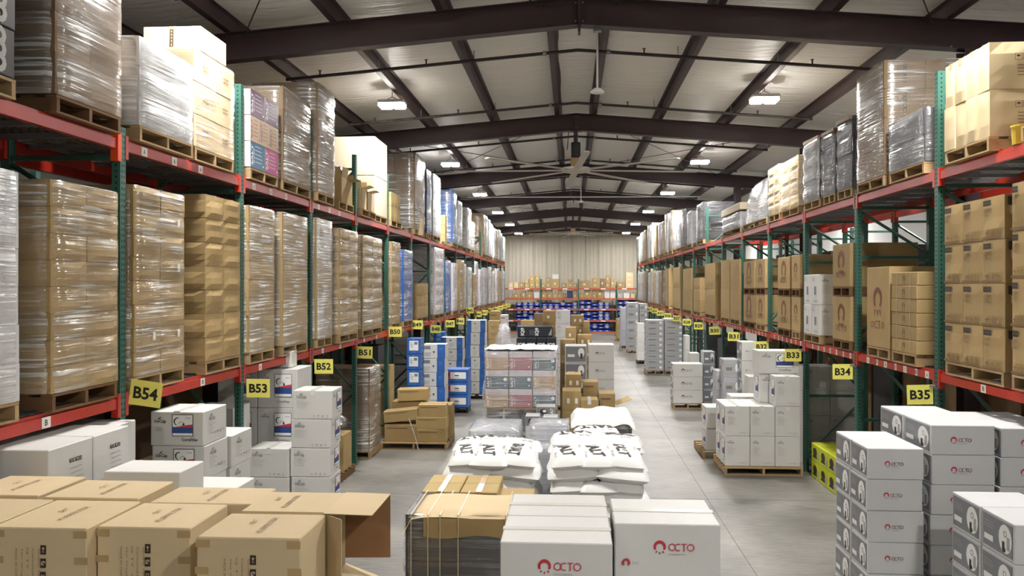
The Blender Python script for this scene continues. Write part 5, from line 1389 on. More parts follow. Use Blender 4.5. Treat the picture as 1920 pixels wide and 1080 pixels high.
b = MB(); b.box(-(XB - XA) / 2 + .02, -.49, z3 - .03, (XB - XA) / 2 - .02, .49, z3 - .004, 'kraft'); obj('layer_board', b.build('layer_board'), t)
obj('stretch_wrap', film_mesh(XB - XA, YB - YA, 2.19 - PH, 6, .015, 'film_clear', 3), t)
b = MB(); b.smooth = True; P = [[(-(XB - XA) / 2 - .01 + (XB - XA + .02) * i / 16, -(YB - YA) / 2 - .01 + (YB - YA + .02) * j / 12, 2.19 - PH + .025 + .03 * noise.noise(Vector((i * .7, j * .7, 3)))) for i in range(17)] for j in range(13)]
b.grid(P, 'foam_white'); obj('foam_cover', b.build('foam_cover'), t)
for n, (u0, u1, v0, v1) in enumerate(((1003, 1040, 768, 784), (985, 1012, 779, 794), (1018, 1046, 781, 796))):
    p0 = on_y(u0, v0, 11.55); p1 = on_y(u1, v1, 11.55)
    carton(p1[0] - p0[0], .3, p0[2] - .003, ((p0[0] + p1[0]) / 2, 11.7 - .02 * n + .32 * (n == 0), .002), 'grey_white_box', 'tall grey carton with a dark picture before the printed salt load, %s' % ('upper', 'left', 'right')[n], prints=[])
    obj('printed_marks', decal('photo_bw', p1[0] - p0[0], .14), bpy.data.objects[-1] if False else COL.objects[-1], (0, -.152, p0[2] - .08))

# kraft cartons, white logo stack and grey picture cartons beyond
def spread(items):
    for (u0, u1, v0, y, d, hb, mt, label, kw) in items:
        p0 = on_y(u0, v0, y); p1 = on_y(u1, v0, y); w = p1[0] - p0[0]; zt = p0[2]; n = max(1, int(round((zt - PH) / hb)))
        h = (zt - PH - .003) / n
        X0, X1 = p0[0], p1[0]
        pl = kw.pop('pallet', True); z0 = PH + .003 if pl else .002
        if not pl: h = (zt - .002) / n
        if pl: pallet(X0, y, X1, y + d, 0, 'pallet under the ' + label.replace(' carton', ' cartons'), kw.pop('pm', 'wood'), 'y')
        else: kw.pop('pm', None)
        nxx = kw.pop('nx', 1); nyy = kw.pop('ny', 1)
        stack(X0, y, z0, nxx, nyy, n, w / nxx, d / nyy, h, mt, label, kw.pop('place', ''), kw.pop('side', 'right'), **kw)
spread([
    (1103, 1152, 646, 15.0, .5, .31, 'white_box', 'white carton with grey logo in the centre stack', dict(prints=[('octo_grey', 'near')], name='logo_carton')),
    (1059, 1100, 648, 15.0, .5, .33, 'grey_white_box', 'pale carton with grey picture in the centre stack', dict(prints=[('grey_octo', 'near')], name='logo_carton')),
    (1060, 1090, 702, 13.25, .42, .26, 'kraft', 'kraft carton with two stickers before the white logo stack', dict(prints=[('white_two', 'near')], style='soft')),
    (1054, 1090, 733, 12.7, .45, .26, 'kraft_yellow', 'kraft carton with stickers behind the white sheet', dict(prints=[('white_two', 'near')], style='soft', pallet=False)),
    (1093, 1122, 716, 13.2, .42, .30, 'kraft', 'kraft carton in the middle of the centre pile', dict(prints=[('band', 'near')], style='soft', pallet=False)),
    (1089, 1122, 750, 12.65, .42, .26, 'kraft_yellow', 'low kraft carton at the front of the centre pile', dict(style='soft', tape=('tape_clear', 'y'), pallet=False)),
    (1124, 1154, 738, 12.9, .45, .34, 'kraft', 'opened kraft carton at the right of the centre pile', dict(prints=[('band', 'near')], style='soft', pallet=False)),
])
p = on_y(1154, 738, 12.9)
b = MB(); b.box(0, -.2, 0, .26, .2, .004, 'kraft_yellow'); o = tag(obj('cardboard_flap', b.build('cardboard_flap'), None, (p[0] + .005, 13.12, p[2] - .19), (0, -.35, .1)), 'loose cardboard sheet jutting from the centre pile into the aisle', 'cardboard')
# black cartons with white lettering
pA = on_y(970, 612, 16.0); pB = on_y(1036, 612, 16.0); pC = on_y(1043, 634, 15.7)
pallet(pA[0], 15.7, pB[0] + .06, 16.7, 0, 'pallet under the black lettered cartons', 'wood', 'y')
W2 = pC[0] - pA[0]; zl = pC[2]
nrow = 6; hr = (zl - PH - .003) / nrow
for k in range(nrow):
    for i in range(4): carton(W2 / 4 - .004, .5, hr, (pA[0] + W2 / 4 * (i + .5), 15.95, PH + .003 + hr * k), 'black_box', 'black carton with white lettering, %s, %s from the left' % (rowword(nrow - 1 - k, nrow), ('first', 'second', 'third', 'fourth')[i]), name='lettered_carton', prints=[('iq_short', 'near')] if k >= nrow - 3 else [])
carton(pB[0] - pA[0], .45, pA[2] - zl - .004, ((pA[0] + pB[0]) / 2, 16.25, zl + .003), 'black_box', 'long black carton with white upright lettering on top of the black stack', name='lettered_carton', prints=[('iq_tall', 'near')])
spread([
    (1060, 1080, 614, 17.0, .5, .33, 'kraft', 'kraft carton in the stack right of the black cartons', dict(prints=[('ok_sticker', 'near')], style='soft', nx=1)),
    (1050, 1078, 637, 16.2, .5, .30, 'kraft', 'kraft carton stack close right of the black cartons', dict(prints=[('ok_sticker', 'near')], style='soft', pallet=False)),
    (1083, 1110, 628, 17.6, .5, .3, 'kraft', 'kraft carton at the right end of the kraft row', dict(prints=[('white_two', 'near')], style='soft')),
    (1070, 1094, 591, 22.0, .6, .3, 'kraft', 'kraft carton with stickers far down the centre row', dict(prints=[('white_two', 'near')], style='soft')),
    (1042, 1069, 582, 20.5, .6, .36, 'grey_white_box', 'white carton stack far down the centre row', dict(prints=[('icecap', 'near')])),
    (1018, 1041, 583, 22.5, .6, .33, 'kraft', 'kraft carton far behind the black cartons', dict(prints=[('ok_sticker', 'near')], style='soft')),
    (1001, 1017, 588, 21.5, .6, .33, 'kraft_dark', 'brown carton far behind the black cartons', dict(style='soft')),
    (976, 1000, 601, 20.0, .6, .33, 'kraft', 'low kraft carton behind the black cartons', dict(style='soft')),
    (1094, 1106, 603, 21.5, .5, .3, 'kraft', 'kraft carton far right in the centre row', dict(style='soft')),
])
# film heap left of the black cartons
lump('film_heap', 'heap of crumpled clear film beside the tall kraft cartons', 'plastic film', (-2.0, 23.5, .0), .6, 'film_sheet', 3, (.5, .5, 1.7), 14)
lump('film_heap', 'lower heap of clear film before the black cartons', 'plastic film', (-1.6, 18.0, .0), .5, 'film_sheet', 6, (.8, .7, 1.5), 14)

# ================================================================== left side, on the floor under and before the rack
# white machine cartons by the near bay
for n, (y0, d, k0) in enumerate(((5.17, .5, 0), (5.68, .47, 1))):
    pallet(-4.6, y0, -3.5, y0 + d, 0, 'pallet under the %s white machine cartons by the B54 sign' % ('nearer', 'farther')[n], 'wood', 'y')
    hh = (2.09 - PH - .003) / 4
    for k in range(4): carton(1.1, d, hh, (-4.05, y0 + d / 2, PH + .003 + hh * k), 'white_box', 'white machine carton under the shelf, %s stack, %s' % (('nearer', 'farther')[n], rowword(3 - k, 4)), name='white_carton', group='white machine cartons', prints=[('icons4', 'right')])
    if n == 0: obj('printed_marks', decal('panel_edge', .3, .3), COL.objects[-2] if COL.objects[-1].name.startswith('printed') else COL.objects[-1], (.36, -.24, .26))
stack(-4.5, 6.2, .003, 1, 1, 4, .78, .45, .512, 'white_box', 'white carton just behind the B54 upright', '', prints=[], name='white_carton')
hh = (2.04 - PH - .003) / 6
pallet(-3.9, 7.15, -3.36, 8.2, 0, 'pallet under the mountain logo pump cartons past B54', 'wood', 'y')
for k in range(6):
    for j in range(2):
        if j == 1 and k == 5: continue
        carton(.50, .50, hh, (-3.615 + (.012 if k == 4 else 0) + .03 * j, 7.4 + .52 * j, PH + .003 + hh * k), 'white_box', 'white pump carton with blue picture past the B54 sign, %s, %s' % (('front', 'back')[j], rowword(5 - k, 6)), name='white_carton', group='white pump cartons', prints=[('coralvue', 'near'), ('coral_end', 'right')] if k > 2 else [], tape=('tape_clear', 'y') if k == 5 else None)
def low(x0, x1, y0, y1, zt, n, label, mat='white_box', pr=(), tape=None):
    h = (zt - .003) / n
    for k in range(n): carton(x1 - x0, y1 - y0, h, ((x0 + x1) / 2, (y0 + y1) / 2, .003 + h * k), mat, label + ', ' + rowword(n - 1 - k, n), name='white_carton', prints=pr if k == n - 1 else (), tape=tape if k == n - 1 else None)
low(-3.335, -2.775, 5.53, 5.91, 1.87, 5, 'plain white carton right behind the tan filter cartons')
low(-3.3, -2.6, 5.95, 6.45, 1.62, 4, 'wide plain white carton behind the tan filter cartons')
# mountain logo cartons by B53
hh = .355
pallet(-3.95, 9.4, -2.75, 10.3, 0, 'pallet under the mountain logo cartons in front of B52', 'wood', 'y')
for k in range(5):
    carton(.495, .45, hh, (-3.19 + (.0, .0, -.01, .0, .02)[k], 9.88, PH + .003 + hh * k), 'white_box', 'white mountain logo carton in the tall stack by B53, ' + rowword(4 - k, 5), name='white_carton', group='mountain logo cartons', prints=[('icecap', 'near'), ('icecap_side', 'right')], tape=('tape_clear', 'y') if k == 4 else None, rz=.02)
for k in range(3):
    carton(.50, .45, hh, (-3.70, 9.83, PH + .003 + hh * k), 'white_box', 'white mountain logo carton in the low stack by B53, ' + rowword(2 - k, 3), name='white_carton', group='mountain logo cartons', prints=[('icecap', 'near')], tape=('tape_clear', 'y') if k == 2 else None)
stack(-4.75, 10.5, .003, 2, 1, 4, .55, .6, .52, 'white_box', 'white carton in the shade behind the mountain logo stack', '', prints=[('icecap_side', 'near')], name='white_carton')
carton(.3, .3, .22, (-3.95, 10.8, 2.087), 'white_box', 'small white carton on top, under the B52 sign', name='white_carton', rz=.1)
stack(-4.8, 8.6, .003, 1, 1, 3, .7, .5, .42, 'kraft', 'kraft carton in the shade past the B53 upright', '')
stack(-4.75, 9.4, .003, 1, 1, 4, .7, .5, .43, 'white_box', 'white carton in the shade past the B53 upright', '', prints=[('icecap', 'near')], name='white_carton')
# brown wrapped load under the shelf past B51
pallet(-4.75, 14.6, -3.7, 15.45, 0, 'pallet under the brown wrapped load past B51', 'wood', 'y')
t = thing('wrapped_load', 'tall brown carton load in cloudy film under the shelf past B51', 'pallet load', (-4.225, 15.03, PH + .003))
stack(-4.735, 14.62, PH + .003, 2, 2, 9, .51, .41, (1.66 - PH) / 9, 'kraft_dark', '', '', 'right', parent=t, style='soft'); obj('stretch_wrap', film_mesh(1.03, .83, 1.66 - PH, 9, .02, 'film_hazy', 1), t)
pallet(-4.8, 12.5, -3.72, 13.6, 0, 'empty looking pallet under the shelf by the B51 upright', 'wood_dark', 'y')
for i in range(2): carton(.5, .5, .6, (-4.5 + .52 * i, 13.2, PH + .003), 'kraft', 'kraft carton with loose film under the shelf by B51, %s' % ('left', 'right')[i], style='soft')
lump('film_heap', 'crumpled clear film over the kraft cartons by the B51 upright', 'plastic film', (-4.2, 13.2, PH + .61), .34, 'film_clear', 4, (1.4, 1.0, .5), 14)
stack(-4.6, 16.85, .003, 2, 1, 3, .38, .4, .5, 'kraft_yellow', 'leaning yellowish carton under the shelf past B50', '', style='soft')
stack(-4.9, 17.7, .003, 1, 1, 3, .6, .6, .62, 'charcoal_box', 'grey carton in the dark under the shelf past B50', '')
# pallet of loose small kraft cartons
pa = on_z(707, 845, 0); pb = on_z(838, 843, 0)
yP = 15.45
pallet(-3.72, yP, -2.40, yP + 1.1, 0, 'wooden pallet under the messy small kraft cartons by B50', 'wood', 'y')
zc = PH + .003
for n, (x, y, w, d, h, z, rz, ty, mt, lab) in enumerate((
    (-3.33, 15.75, .66, .42, .34, 0, 0, 0, 'kraft', 'front left, bottom'), (-2.73, 15.72, .58, .40, .25, 0, .03, 0, 'kraft_yellow', 'front right, bottom'), (-2.73, 15.73, .60, .40, .24, .25, -.02, 0, 'kraft_yellow', 'front right, middle'),
    (-2.72, 15.74, .55, .36, .24, .49, .02, 0, 'kraft_yellow', 'front right, top'), (-3.33, 15.72, .68, .36, .22, .40, .05, -.10, 'kraft_yellow', 'front left, tilted on top'), (-3.3, 16.28, .66, .42, .72, 0, 0, 0, 'kraft', 'back left, tall'), (-3.2, 16.2, .62, .36, .24, .735, .06, -.03, 'kraft_yellow', 'back left, topmost'), (-2.68, 16.28, .55, .42, .66, 0, 0, 0, 'kraft_yellow', 'back right, tall strapped'))):
    carton(w, d, h, (x, y, zc + z), mt, 'small kraft carton on the messy pallet by B50, ' + lab, rz=rz, style='crisp', prints=[('band', 'near')], tape=('tape', 'x'), tilt=(0, ty), group='cartons on the messy pallet')
b = MB(); b.tube((-3.15, 15.44, .62), (-3.0, 15.35, .25), .012, 5, 'film_white'); b.tube((-3.0, 15.35, .25), (-2.93, 15.3, .01), .012, 5, 'film_white'); tag(obj('film_strip', b.build('film_strip')), 'strip of clear film trailing from the messy pallet to the floor', 'plastic film')
# blue and white cartons
def bl(u0, u1, vt, y, d, n, mat, pr, label, base=PH, pm='plastic_black', right=None, tape=None):
    p0 = on_y(u0, vt, y); p1 = on_y(u1, vt, y); h = (p0[2] - base - .003) / n
    if base: pallet(p0[0], y, p1[0], y + d, 0, 'pallet under the ' + label, pm, 'y')
    for k in range(n):
        carton(p1[0] - p0[0] - .01, d, h - .006, ((p0[0] + p1[0]) / 2 + random.uniform(-.015, .015), y + d / 2, (base + .003) + h * k), mat, label + ', ' + rowword(n - 1 - k, n), name='blue_carton' if 'blue' in label else 'carton', prints=[(pr, 'near')] + ([(right, 'right')] if right else []), rz=random.uniform(-.03, .03))
bl(762, 788, 634, 18.4, .5, 5, 'blue_box', 'blue_white', 'blue carton with white panel in the first blue stack past B50', right='blue_strip')
bl(790, 834, 645, 18.9, .5, 5, 'white_box', 'white_blueband', 'white carton with a blue band in the second blue stack')
bl(832, 878, 692, 20.0, .6, 3, 'blue_box', 'red_panel', 'low blue carton with a red and white panel by the aisle')
bl(826, 868, 632, 22.2, .5, 5, 'white_box', 'white_bluends', 'white and blue carton behind the low blue cartons')
bl(811, 832, 622, 23.0, .5, 4, 'blue_box', 'blue_strip', 'blue carton far back under the B48 sign')
bl(874, 910, 600, 22.6, .6, 6, 'white_box', 'white_bluends', 'white and blue carton in the tall stack right of B46')
bl(915, 938, 601, 27.0, .6, 3, 'kraft', 'two_lines', 'tall kraft carton beyond the blue stacks', pm='wood')
bl(918, 938, 583, 31.0, .6, 3, 'kraft', 'band', 'tall kraft carton farther beyond the blue stacks', pm='wood')
bl(939, 952, 590, 29.0, .6, 4, 'lilac_box', 'band', 'pale carton beside the far kraft cartons', pm='wood')

# ================================================================== right side on the floor
def octo_stack(x0, y0, w, dep, n, zt, label, jit, near=True, ny=2):
    h = (zt - PH - .003) / n; rr = random.Random(int(x0 * 100))
    pallet(x0, y0, x0 + w, y0 + dep * ny, 0, 'pallet under the ' + label.replace('carton', 'cartons'), 'wood', 'y')
    for k in range(n):
        dx = rr.uniform(-jit, jit)
        for j in range(ny):
            carton(w, dep - .012, h, (x0 + w / 2 + dx, y0 + dep * (j + .5) + rr.uniform(-.004, .004), PH + .003 + h * k), 'grey_white_box', label + ', %s, %s' % (('front', 'back')[j], rowword(n - 1 - k, n)), name='logo_carton', group='logo cartons by B35',
                   prints=([('octo_red', 'near')] if j == 0 else []) + [('octo_side', 'left')], tape=None)
octo_stack(2.572, 7.13, .478, .42, 6, 1.785, 'white ring logo carton in the aisle side stack by B35', .012)
octo_stack(3.15, 7.2, .54, .58, 7, 1.98, 'white ring logo carton in the second stack by B35', .012)
octo_stack(3.76, 7.25, .56, .48, 7, 1.95, 'white ring logo carton under the shelf by B35', .008)
octo_stack(3.05, 5.7, .52, .46, 5, 1.55, 'white ring logo carton at the lower right corner', .006)
# lime cartons
for k in range(2):
    for j in range(3):
        carton(.5, .41, .285, (4.03 + .26, 12.48 + .42 * j + .2, .003 + .288 * k), 'lime_box', 'lime green carton by the B33 upright, %s, %s' % (('front', 'middle', 'back')[j], ('bottom', 'top')[k]), name='lime_carton', prints=[('lime', 'left')], group='lime green cartons')
b = MB(); b.box(-.2, -.25, 0, .2, .25, .02, 'lime_box'); b.box(-.2, -.25, .02, -.19, .25, .1, 'lime_box'); tag(obj('lime_tray', b.build('lime_tray'), None, (4.8, 9.9, 1.255)), 'lime green tray on kraft cartons behind the ring logo stacks', 'tray')
stack(4.5, 9.6, .003, 1, 1, 3, .6, .6, .415, 'kraft_dark', 'brown carton in the shade behind the ring logo stacks', '', 'left')
# mountain logo cartons by B33
pallet(2.6, 13.7, 3.9, 14.8, 0, 'pallet under the mountain logo cartons by B33', 'wood', 'y'); pallet(2.45, 14.95, 3.99, 16.1, 0, 'second pallet behind the mountain logo cartons by B33', 'wood', 'y')
hw = .51; wx = .418
for k in range(2):
    for i in range(3):
        for j in range(2):
            carton(wx - .004, .43, hw, (2.62 + wx * (i + .5), 13.8 + .45 * j + .2, PH + .003 + hw * k), 'white_box', 'white mountain logo carton by B33, %s %s, %s row' % (('front', 'back')[j], ('left', 'middle', 'right')[i], ('bottom', 'second')[k]), name='white_carton', group='mountain logo cartons by B33', prints=([('icecap', 'near')] if j == 0 else []) + ([('icecap_side', 'left')] if i == 0 else []), tape=('tape_clear', 'y') if k == 1 else None)
for (i, j, lab, ww, xx) in ((2, 0, 'front right', wx - .004, 2.62 + wx * 2.5), (1, 1, 'back', .62, 3.6)):
    carton(ww, .43, hw, (xx, 13.8 + .45 * j + .2, PH + .003 + hw * 2), 'white_box', 'white mountain logo carton by B33, third row up, ' + lab, name='white_carton', group='mountain logo cartons by B33', prints=[('icecap', 'near'), ('icecap_side', 'left')], tape=('tape_clear', 'y'))
carton(.7, .46, .40, (3.62, 14.42, PH + .003 + hw * 3 + .0), 'white_box', 'large white carton topping the stack at the B33 sign', name='white_carton', prints=[('icecap_side', 'near')])
for k in range(2): carton(.42, .5, .40, (2.72, 15.3, PH + .003 + .41 * k), 'white_box', 'white carton at the back left of the B33 pallets, %s' % ('bottom', 'top')[k], name='white_carton', prints=[('icecap_side', 'left')])
for k in range(3): carton(.5, .5, .33, (3.25, 15.4, PH + .003 + .335 * k), 'white_box', 'white carton on the second pallet by B33, %s row' % ('bottom', 'middle', 'top')[k], name='white_carton')
stack(4.15, 14.6, .003, 2, 1, 4, .48, .5, .44, 'white_box', 'white mountain logo carton in the shade past B33', '', 'left', prints=[('icecap', 'near')], name='white_carton')
# grey printed cartons and white stacks by B32 and B31
def rs(u0, u1, vt, y, d, n, mat, label, prints=(), base=0, nx=1, pm='wood', jit=.006):
    p0 = on_y(u0, vt, y); p1 = on_y(u1, vt, y); h = (p0[2] - (base or 0) - .003) / n
    if base: pallet(p0[0], y, p1[0], y + d, 0, 'pallet under the ' + label, pm, 'y')
    stack(p0[0], y, (base or 0) + .003, nx, 1, n, (p1[0] - p0[0]) / nx, d, h, mat, label, '', 'left', prints, jit=jit, name='grey_carton' if 'grey' in label else 'white_carton')
rs(1357, 1387, 674, 17.6, .55, 4, 'silver_box', 'grey printed carton between the B31 and B32 signs', [('grey_print', 'near'), ('grey_print', 'left')])
rs(1343, 1356, 695, 18.0, .5, 3, 'silver_box', 'narrow grey carton left of the grey printed stack', [('grey_print', 'near')])
rs(1391, 1419, 641, 17.2, .5, 5, 'white_box', 'white ring logo carton between the B31 and B32 signs', [('octo_grey', 'near'), ('grey_octo', 'left')], jit=.02)
rs(1404, 1428, 706, 16.3, .45, 3, 'white_box', 'white carton low before the B32 sign', ())
rs(1262, 1318, 682, 21.1, .55, 3, 'white_box', 'white grey logo carton on the pallet before B29', [('octo_grey', 'near'), ('grey_octo', 'left')], base=PH)
rs(1319, 1341, 659, 21.3, .5, 4, 'silver_box', 'grey printed carton right of the white logo cartons', [('grey_octo', 'near')], base=PH)
rs(1294, 1312, 662, 23.6, .5, 3, 'white_box', 'white carton behind the white logo cartons', ())
rs(1285, 1294, 629, 24.4, .5, 4, 'white_box', 'narrow white carton by the B28 upright', ())
rs(1212, 1245, 600, 29.3, .9, 9, 'silver_box', 'grey printed carton in the tall twin stack, left half', [('grey_print', 'near'), ('grey_print', 'left')], base=PH)
rs(1246, 1283, 598, 29.3, .9, 9, 'silver_box', 'grey printed carton in the tall twin stack, right half', [('grey_print', 'near')], base=PH)
rs(1195, 1209, 606, 33.2, .7, 4, 'white_box', 'plain white carton beyond the tall twin stack', (), base=PH, pm='plastic_black')
rs(1176, 1198, 567, 38.5, 1.0, 6, 'silver_box', 'grey carton in the far wrapped stack, left half', [('grey_print', 'near')], base=PH)
rs(1199, 1214, 569, 38.5, 1.0, 6, 'silver_box', 'grey carton in the far wrapped stack, right half', [('grey_print', 'near')], base=PH)
rs(1164, 1175, 577, 41.5, 1.0, 5, 'silver_box', 'grey carton in the farthest wrapped stack', (), base=PH)
rs(1156, 1163, 598, 47.0, 1.0, 4, 'kraft', 'kraft carton by the far end shelf, white stack side', (), base=PH)
for k, (u, w_) in enumerate(((1300, 'B28'), (1328, 'B29'))):
    p = on_y(u, 640, 25.0 - 1.2 * k)
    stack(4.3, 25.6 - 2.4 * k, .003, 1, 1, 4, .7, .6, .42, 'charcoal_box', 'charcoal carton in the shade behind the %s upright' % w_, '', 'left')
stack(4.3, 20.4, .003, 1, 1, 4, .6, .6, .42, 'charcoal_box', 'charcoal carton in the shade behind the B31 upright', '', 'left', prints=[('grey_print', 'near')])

# ================================================================== shelving at the end wall
YE = 55.0
SX = [-4.66, -2.06, .54, 3.15, 5.6]
SZ = [.10, .88, 1.66, 2.38, 3.08]
for i, x in enumerate(SX):
    t = thing('shelf_upright', 'green end wall shelf upright, %s from the left' % ('first', 'second', 'third', 'fourth', 'fifth')[i], 'rack upright', (x, YE, 0))
    for q in (0, .9):
        b = MB(); b.box(-.035, q, 0, .035, q + .07, 3.3 + (.4 if i in (1, 2) else 0), 'rack_green'); obj('post', b.build('post'), t)
    b = MB(); b.box(-.02, .07, 1.2, .02, .9, 1.24, 'rack_green'); obj('strut', b.build('strut'), t)
for i in range(4):
    for k, z in enumerate(SZ):
        t = thing('end_shelf', 'red beamed end wall shelf, %s bay, %s' % (('leftmost', 'second', 'third', 'rightmost')[i], ('floor level', 'second level', 'third level', 'fourth level', 'top level')[k]), 'shelf', ((SX[i] + SX[i + 1]) / 2, YE, z), 0, 'end wall shelves')
        L = (SX[i + 1] - SX[i]) / 2 - .04
        b = MB(); b.box(-L, -.01, -.12, L, .04, 0, 'shelf_orange'); obj('front_beam', b.build('front_beam'), t)
        b = MB(); b.box(-L, .93, -.12, L, .97, 0, 'rack_red'); obj('rear_beam', b.build('rear_beam'), t)
        b = MB(); b.box(-L, .04, -.03, L, .93, -.004, 'wood'); obj('shelf_board', b.build('shelf_board'), t)
        if k in (1, 2, 4):
            for q in (-.6, .3): 
                d = Decal(); d.rect(-.16, -.04, .16, .04, 'label_white'); obj('shelf_label', d.build('shelf_label'), t, (q * L, -.012, -.06))
def bin_mesh(w, d, h):
    b = MB(); e = .008; m = 'bin_blue'
    b.box(-w / 2, 0, 0, w / 2, d, e, m); b.box(-w / 2, d - e, e, w / 2, d, h, m)
    for s in (-1, 1):
        x0 = s * (w / 2 - e / 2)
        n = len(b.v)
        P = [(x0 - e / 2, 0, e), (x0 + e / 2, 0, e), (x0 - e / 2, d - e, e), (x0 + e / 2, d - e, e), (x0 - e / 2, d - e, h), (x0 + e / 2, d - e, h), (x0 - e / 2, d * .3, h), (x0 + e / 2, d * .3, h), (x0 - e / 2, 0, h * .5), (x0 + e / 2, 0, h * .5)]
        b.v += P; k = b.mi(m)
        for q in ((0, 8, 6, 4, 2), (1, 3, 5, 7, 9), (8, 9, 7, 6), (6, 7, 5, 4), (0, 1, 9, 8)): b.f.append(tuple(n + i for i in q)); b.m.append(k)
    b.box(-w / 2, 0, e, w / 2, e, h * .5, m); b.box(-w * .2, -.003, h * .12, w * .2, 0, h * .32, 'label_white')
    return b.build('bin')
r = random.Random(4)
BIN3 = bin_mesh(.42, .55, .19); BIN2 = bin_mesh(.42, .55, .30)
b = MB(); b.chamfer(-.15, .08, .02, .15, .4, .2, .05, 'bag_white'); FILL = b.build('bin_goods')
WO = ['first', 'second', 'third', 'fourth', 'fifth', 'sixth']
for lev in (0, 1, 2):
    for i in range(4):
        n = (4, 6, 5, 4)[i]; x0 = SX[i] + .06; dx = (SX[i + 1] - SX[i] - .1) / 6
        for c in range(n):
            tall = (i == 2 and c < 2) or i == 3
            col = c + (2 if i == 0 else 0)
            for rr in range(2 if tall else 3):
                z = SZ[lev] + .002 + rr * (.33 if tall else .22)
                if z + .2 > SZ[lev + 1] - .12: continue
                o = tag(obj('storage_bin', BIN2 if tall else BIN3, None, (x0 + dx * (col + .5), YE + .02 + .03 * rr, z)), 'blue open front bin, %s shelf, %s bay, %s column, %s' % (('floor', 'second', 'third')[lev], ('leftmost', 'second', 'third', 'rightmost')[i], WO[col], ('bottom', 'second up', 'top')[rr]), 'bin', 'blue storage bins')
                if r.random() < .45: obj('contents', FILL, o)
def eb(u0, u1, v0, lev, mat, wh, pr='ok_sticker', y=YE + .05, base=None):
    p0 = on_y(u0, v0, y); p1 = on_y(u1, v0, y); zb = (SZ[lev] + .003) if base is None else base
    h = max(.12, p0[2] - zb)
    if h > .68 and lev < 4: h = .55
    o = carton(p1[0] - p0[0], .5, h - .004, ((p0[0] + p1[0]) / 2, y + .27, zb), mat, wh, prints=[(pr, 'near')] if pr else [], group='cartons on the end wall shelves', name='shelf_carton')
    return zb + h
nth = 0
ORDX = ['first', 'second', 'third', 'fourth', 'fifth', 'sixth', 'seventh', 'eighth', 'ninth', 'tenth', 'eleventh', 'twelfth', 'thirteenth', 'fourteenth', 'fifteenth', 'sixteenth', 'seventeenth', 'eighteenth', 'nineteenth', 'twentieth', 'twenty first', 'twenty second']
def end_row(lev, items, nm):
    for n, it in enumerate(items):
        u0, u1, tops, mat = it
        zb = None
        for q, v in enumerate(tops):
            colr = {'kraft': 'kraft', 'kraft_yellow': 'yellowish', 'white_box': 'white', 'kraft_light': 'tan', 'navy_box': 'dark blue', 'kraft_dark': 'brown', 'rack_orange': 'orange', 'silver_box': 'grey'}[mat]
            m2 = mat
            if mat == 'kraft_yellow' and q == 1 and u0 == 1035: m2, colr = 'white_box', 'white'
            z = eb(u0 + q * .4, u1 - q * .4, v, lev, m2, '%s carton on the end wall %s shelf, %s from the left%s' % (colr, nm, ORDX[n], ('' if len(tops) == 1 else (', lower', ', upper', ', topmost')[q])), None if mat in ('white_box', 'navy_box') else 'ok_sticker', base=zb)
            zb = z
end_row(4, [(955, 962, (530,), 'kraft_light'), (963, 972, (529,), 'kraft_light'), (974, 983, (529,), 'kraft'), (984, 992, (532, 523), 'kraft_yellow'), (993, 1003, (528, 517), 'kraft_yellow'), (1004, 1012, (528, 516), 'kraft_yellow'), (1015, 1023, (531,), 'kraft'), (1024, 1033, (529, 520), 'kraft'), (1035, 1048, (523, 514), 'kraft_yellow'), (1052, 1063, (530,), 'kraft'), (1065, 1074, (529, 524), 'kraft'), (1075, 1083, (530,), 'kraft'), (1087, 1107, (526,), 'kraft'), (1110, 1123, (530, 521), 'kraft'), (1125, 1135, (522,), 'kraft_dark'), (1136, 1144, (529, 516), 'kraft'), (1145, 1154, (522,), 'kraft'), (1157, 1171, (528,), 'kraft'), (1173, 1188, (528, 520, 511), 'kraft_light')], 'top')
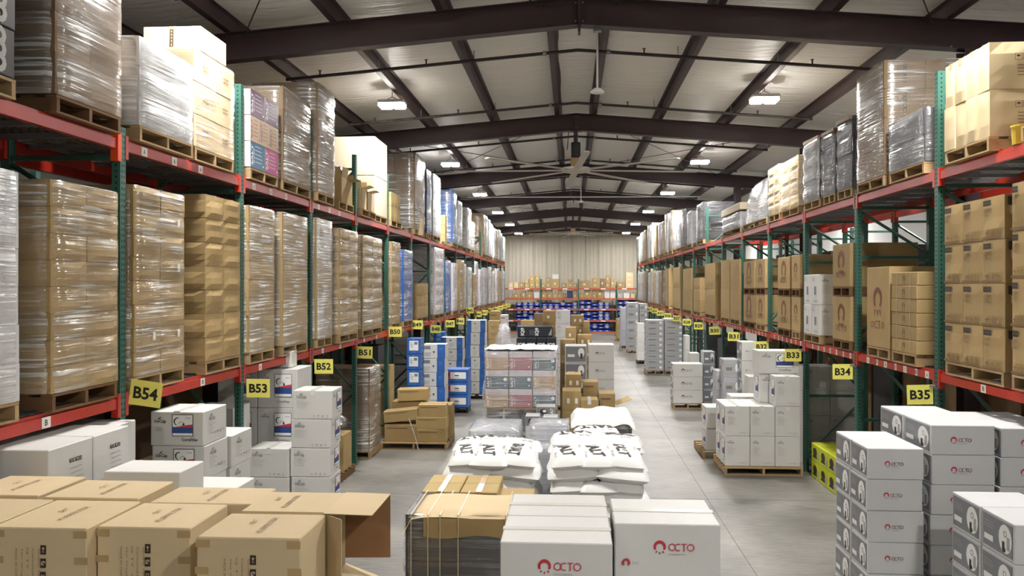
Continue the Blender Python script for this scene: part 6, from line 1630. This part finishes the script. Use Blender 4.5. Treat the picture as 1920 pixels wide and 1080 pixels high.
end_row(3, [(961, 976, (550,), 'kraft'), (978, 986, (546,), 'kraft'), (988, 999, (550, 543), 'kraft'), (1001, 1012, (543,), 'white_box'), (1015, 1025, (550, 542), 'kraft'), (1026, 1036, (550, 542), 'kraft'), (1038, 1045, (550,), 'kraft'), (1046, 1054, (550, 542), 'kraft'), (1056, 1062, (550,), 'kraft_dark'), (1063, 1074, (545,), 'navy_box'), (1075, 1083, (550, 543), 'kraft'), (1087, 1094, (550,), 'kraft'), (1095, 1108, (543,), 'kraft'), (1110, 1119, (550, 543), 'kraft'), (1120, 1131, (543,), 'kraft'), (1133, 1143, (543,), 'white_box'), (1144, 1154, (543,), 'white_box'), (1158, 1167, (550,), 'silver_box'), (1169, 1181, (549,), 'white_box'), (1182, 1191, (550,), 'kraft_light')], 'fourth')
# orange barrier and small wall lamp
b = MB(); b.box(-.12, -.1, 0, .12, .1, .9, 'rack_orange'); b.box(-.16, -.14, 0, .16, .14, .05, 'plastic_black'); p = on_y(1158, 600, 52.0)
tag(obj('orange_cabinet', b.build('orange_cabinet'), None, (p[0], 52.0, .0)), 'small orange cabinet standing by the far end shelf', 'cabinet')
b = MB(); b.lathe([(0, .06), (.08, .05), (.1, 0), (.06, -.05), (0, -.06)], 10, 'fixture_white'); p = on_y(1068, 487, 56.7)
tag(obj('wall_lamp', b.build('wall_lamp'), None, (p[0], 56.74, p[2])), 'small round white lamp on the end wall', 'lamp')

# ================================================================== dark cartons added in the second rack row to block light and darken gaps
rr = random.Random(9)
for side, ys in ((-1, LP), (1, RP)):
    for i in range(1, 8):
        for lev in ('floor', 'lower'):
            if lev == 'lower' and side > 0 and i > 1: continue
            for q in range(2):
                zb = .003 if lev == 'floor' else DECK['lower'] + .003
                y0 = ys[i] + .12 + 1.2 * q; n = 2; hh = (1.75 if lev == 'floor' else rr.uniform(1.35, 1.7)) / n
                x = side * (abs(XL if side < 0 else XR) + 1.62 + .5)
                mt = rr.choice(('kraft_dark', 'charcoal_box', 'kraft_dark'))
                for k in range(n):
                    no = sign_no(side, i)
                    carton(1.0, 1.1, hh, (x, y0 + .55, zb + hh * k), mt, 'added light-blocking %s carton in second row behind %s, %s %s, %s' % ('brown' if mt == 'kraft_dark' else 'grey', no if i >= 2 else ('the bay before ' + sign_no(side, 2)), lev, ('first', 'second')[q], ('bottom', 'top')[k]), style='soft', k=k, group='added second row light blockers')
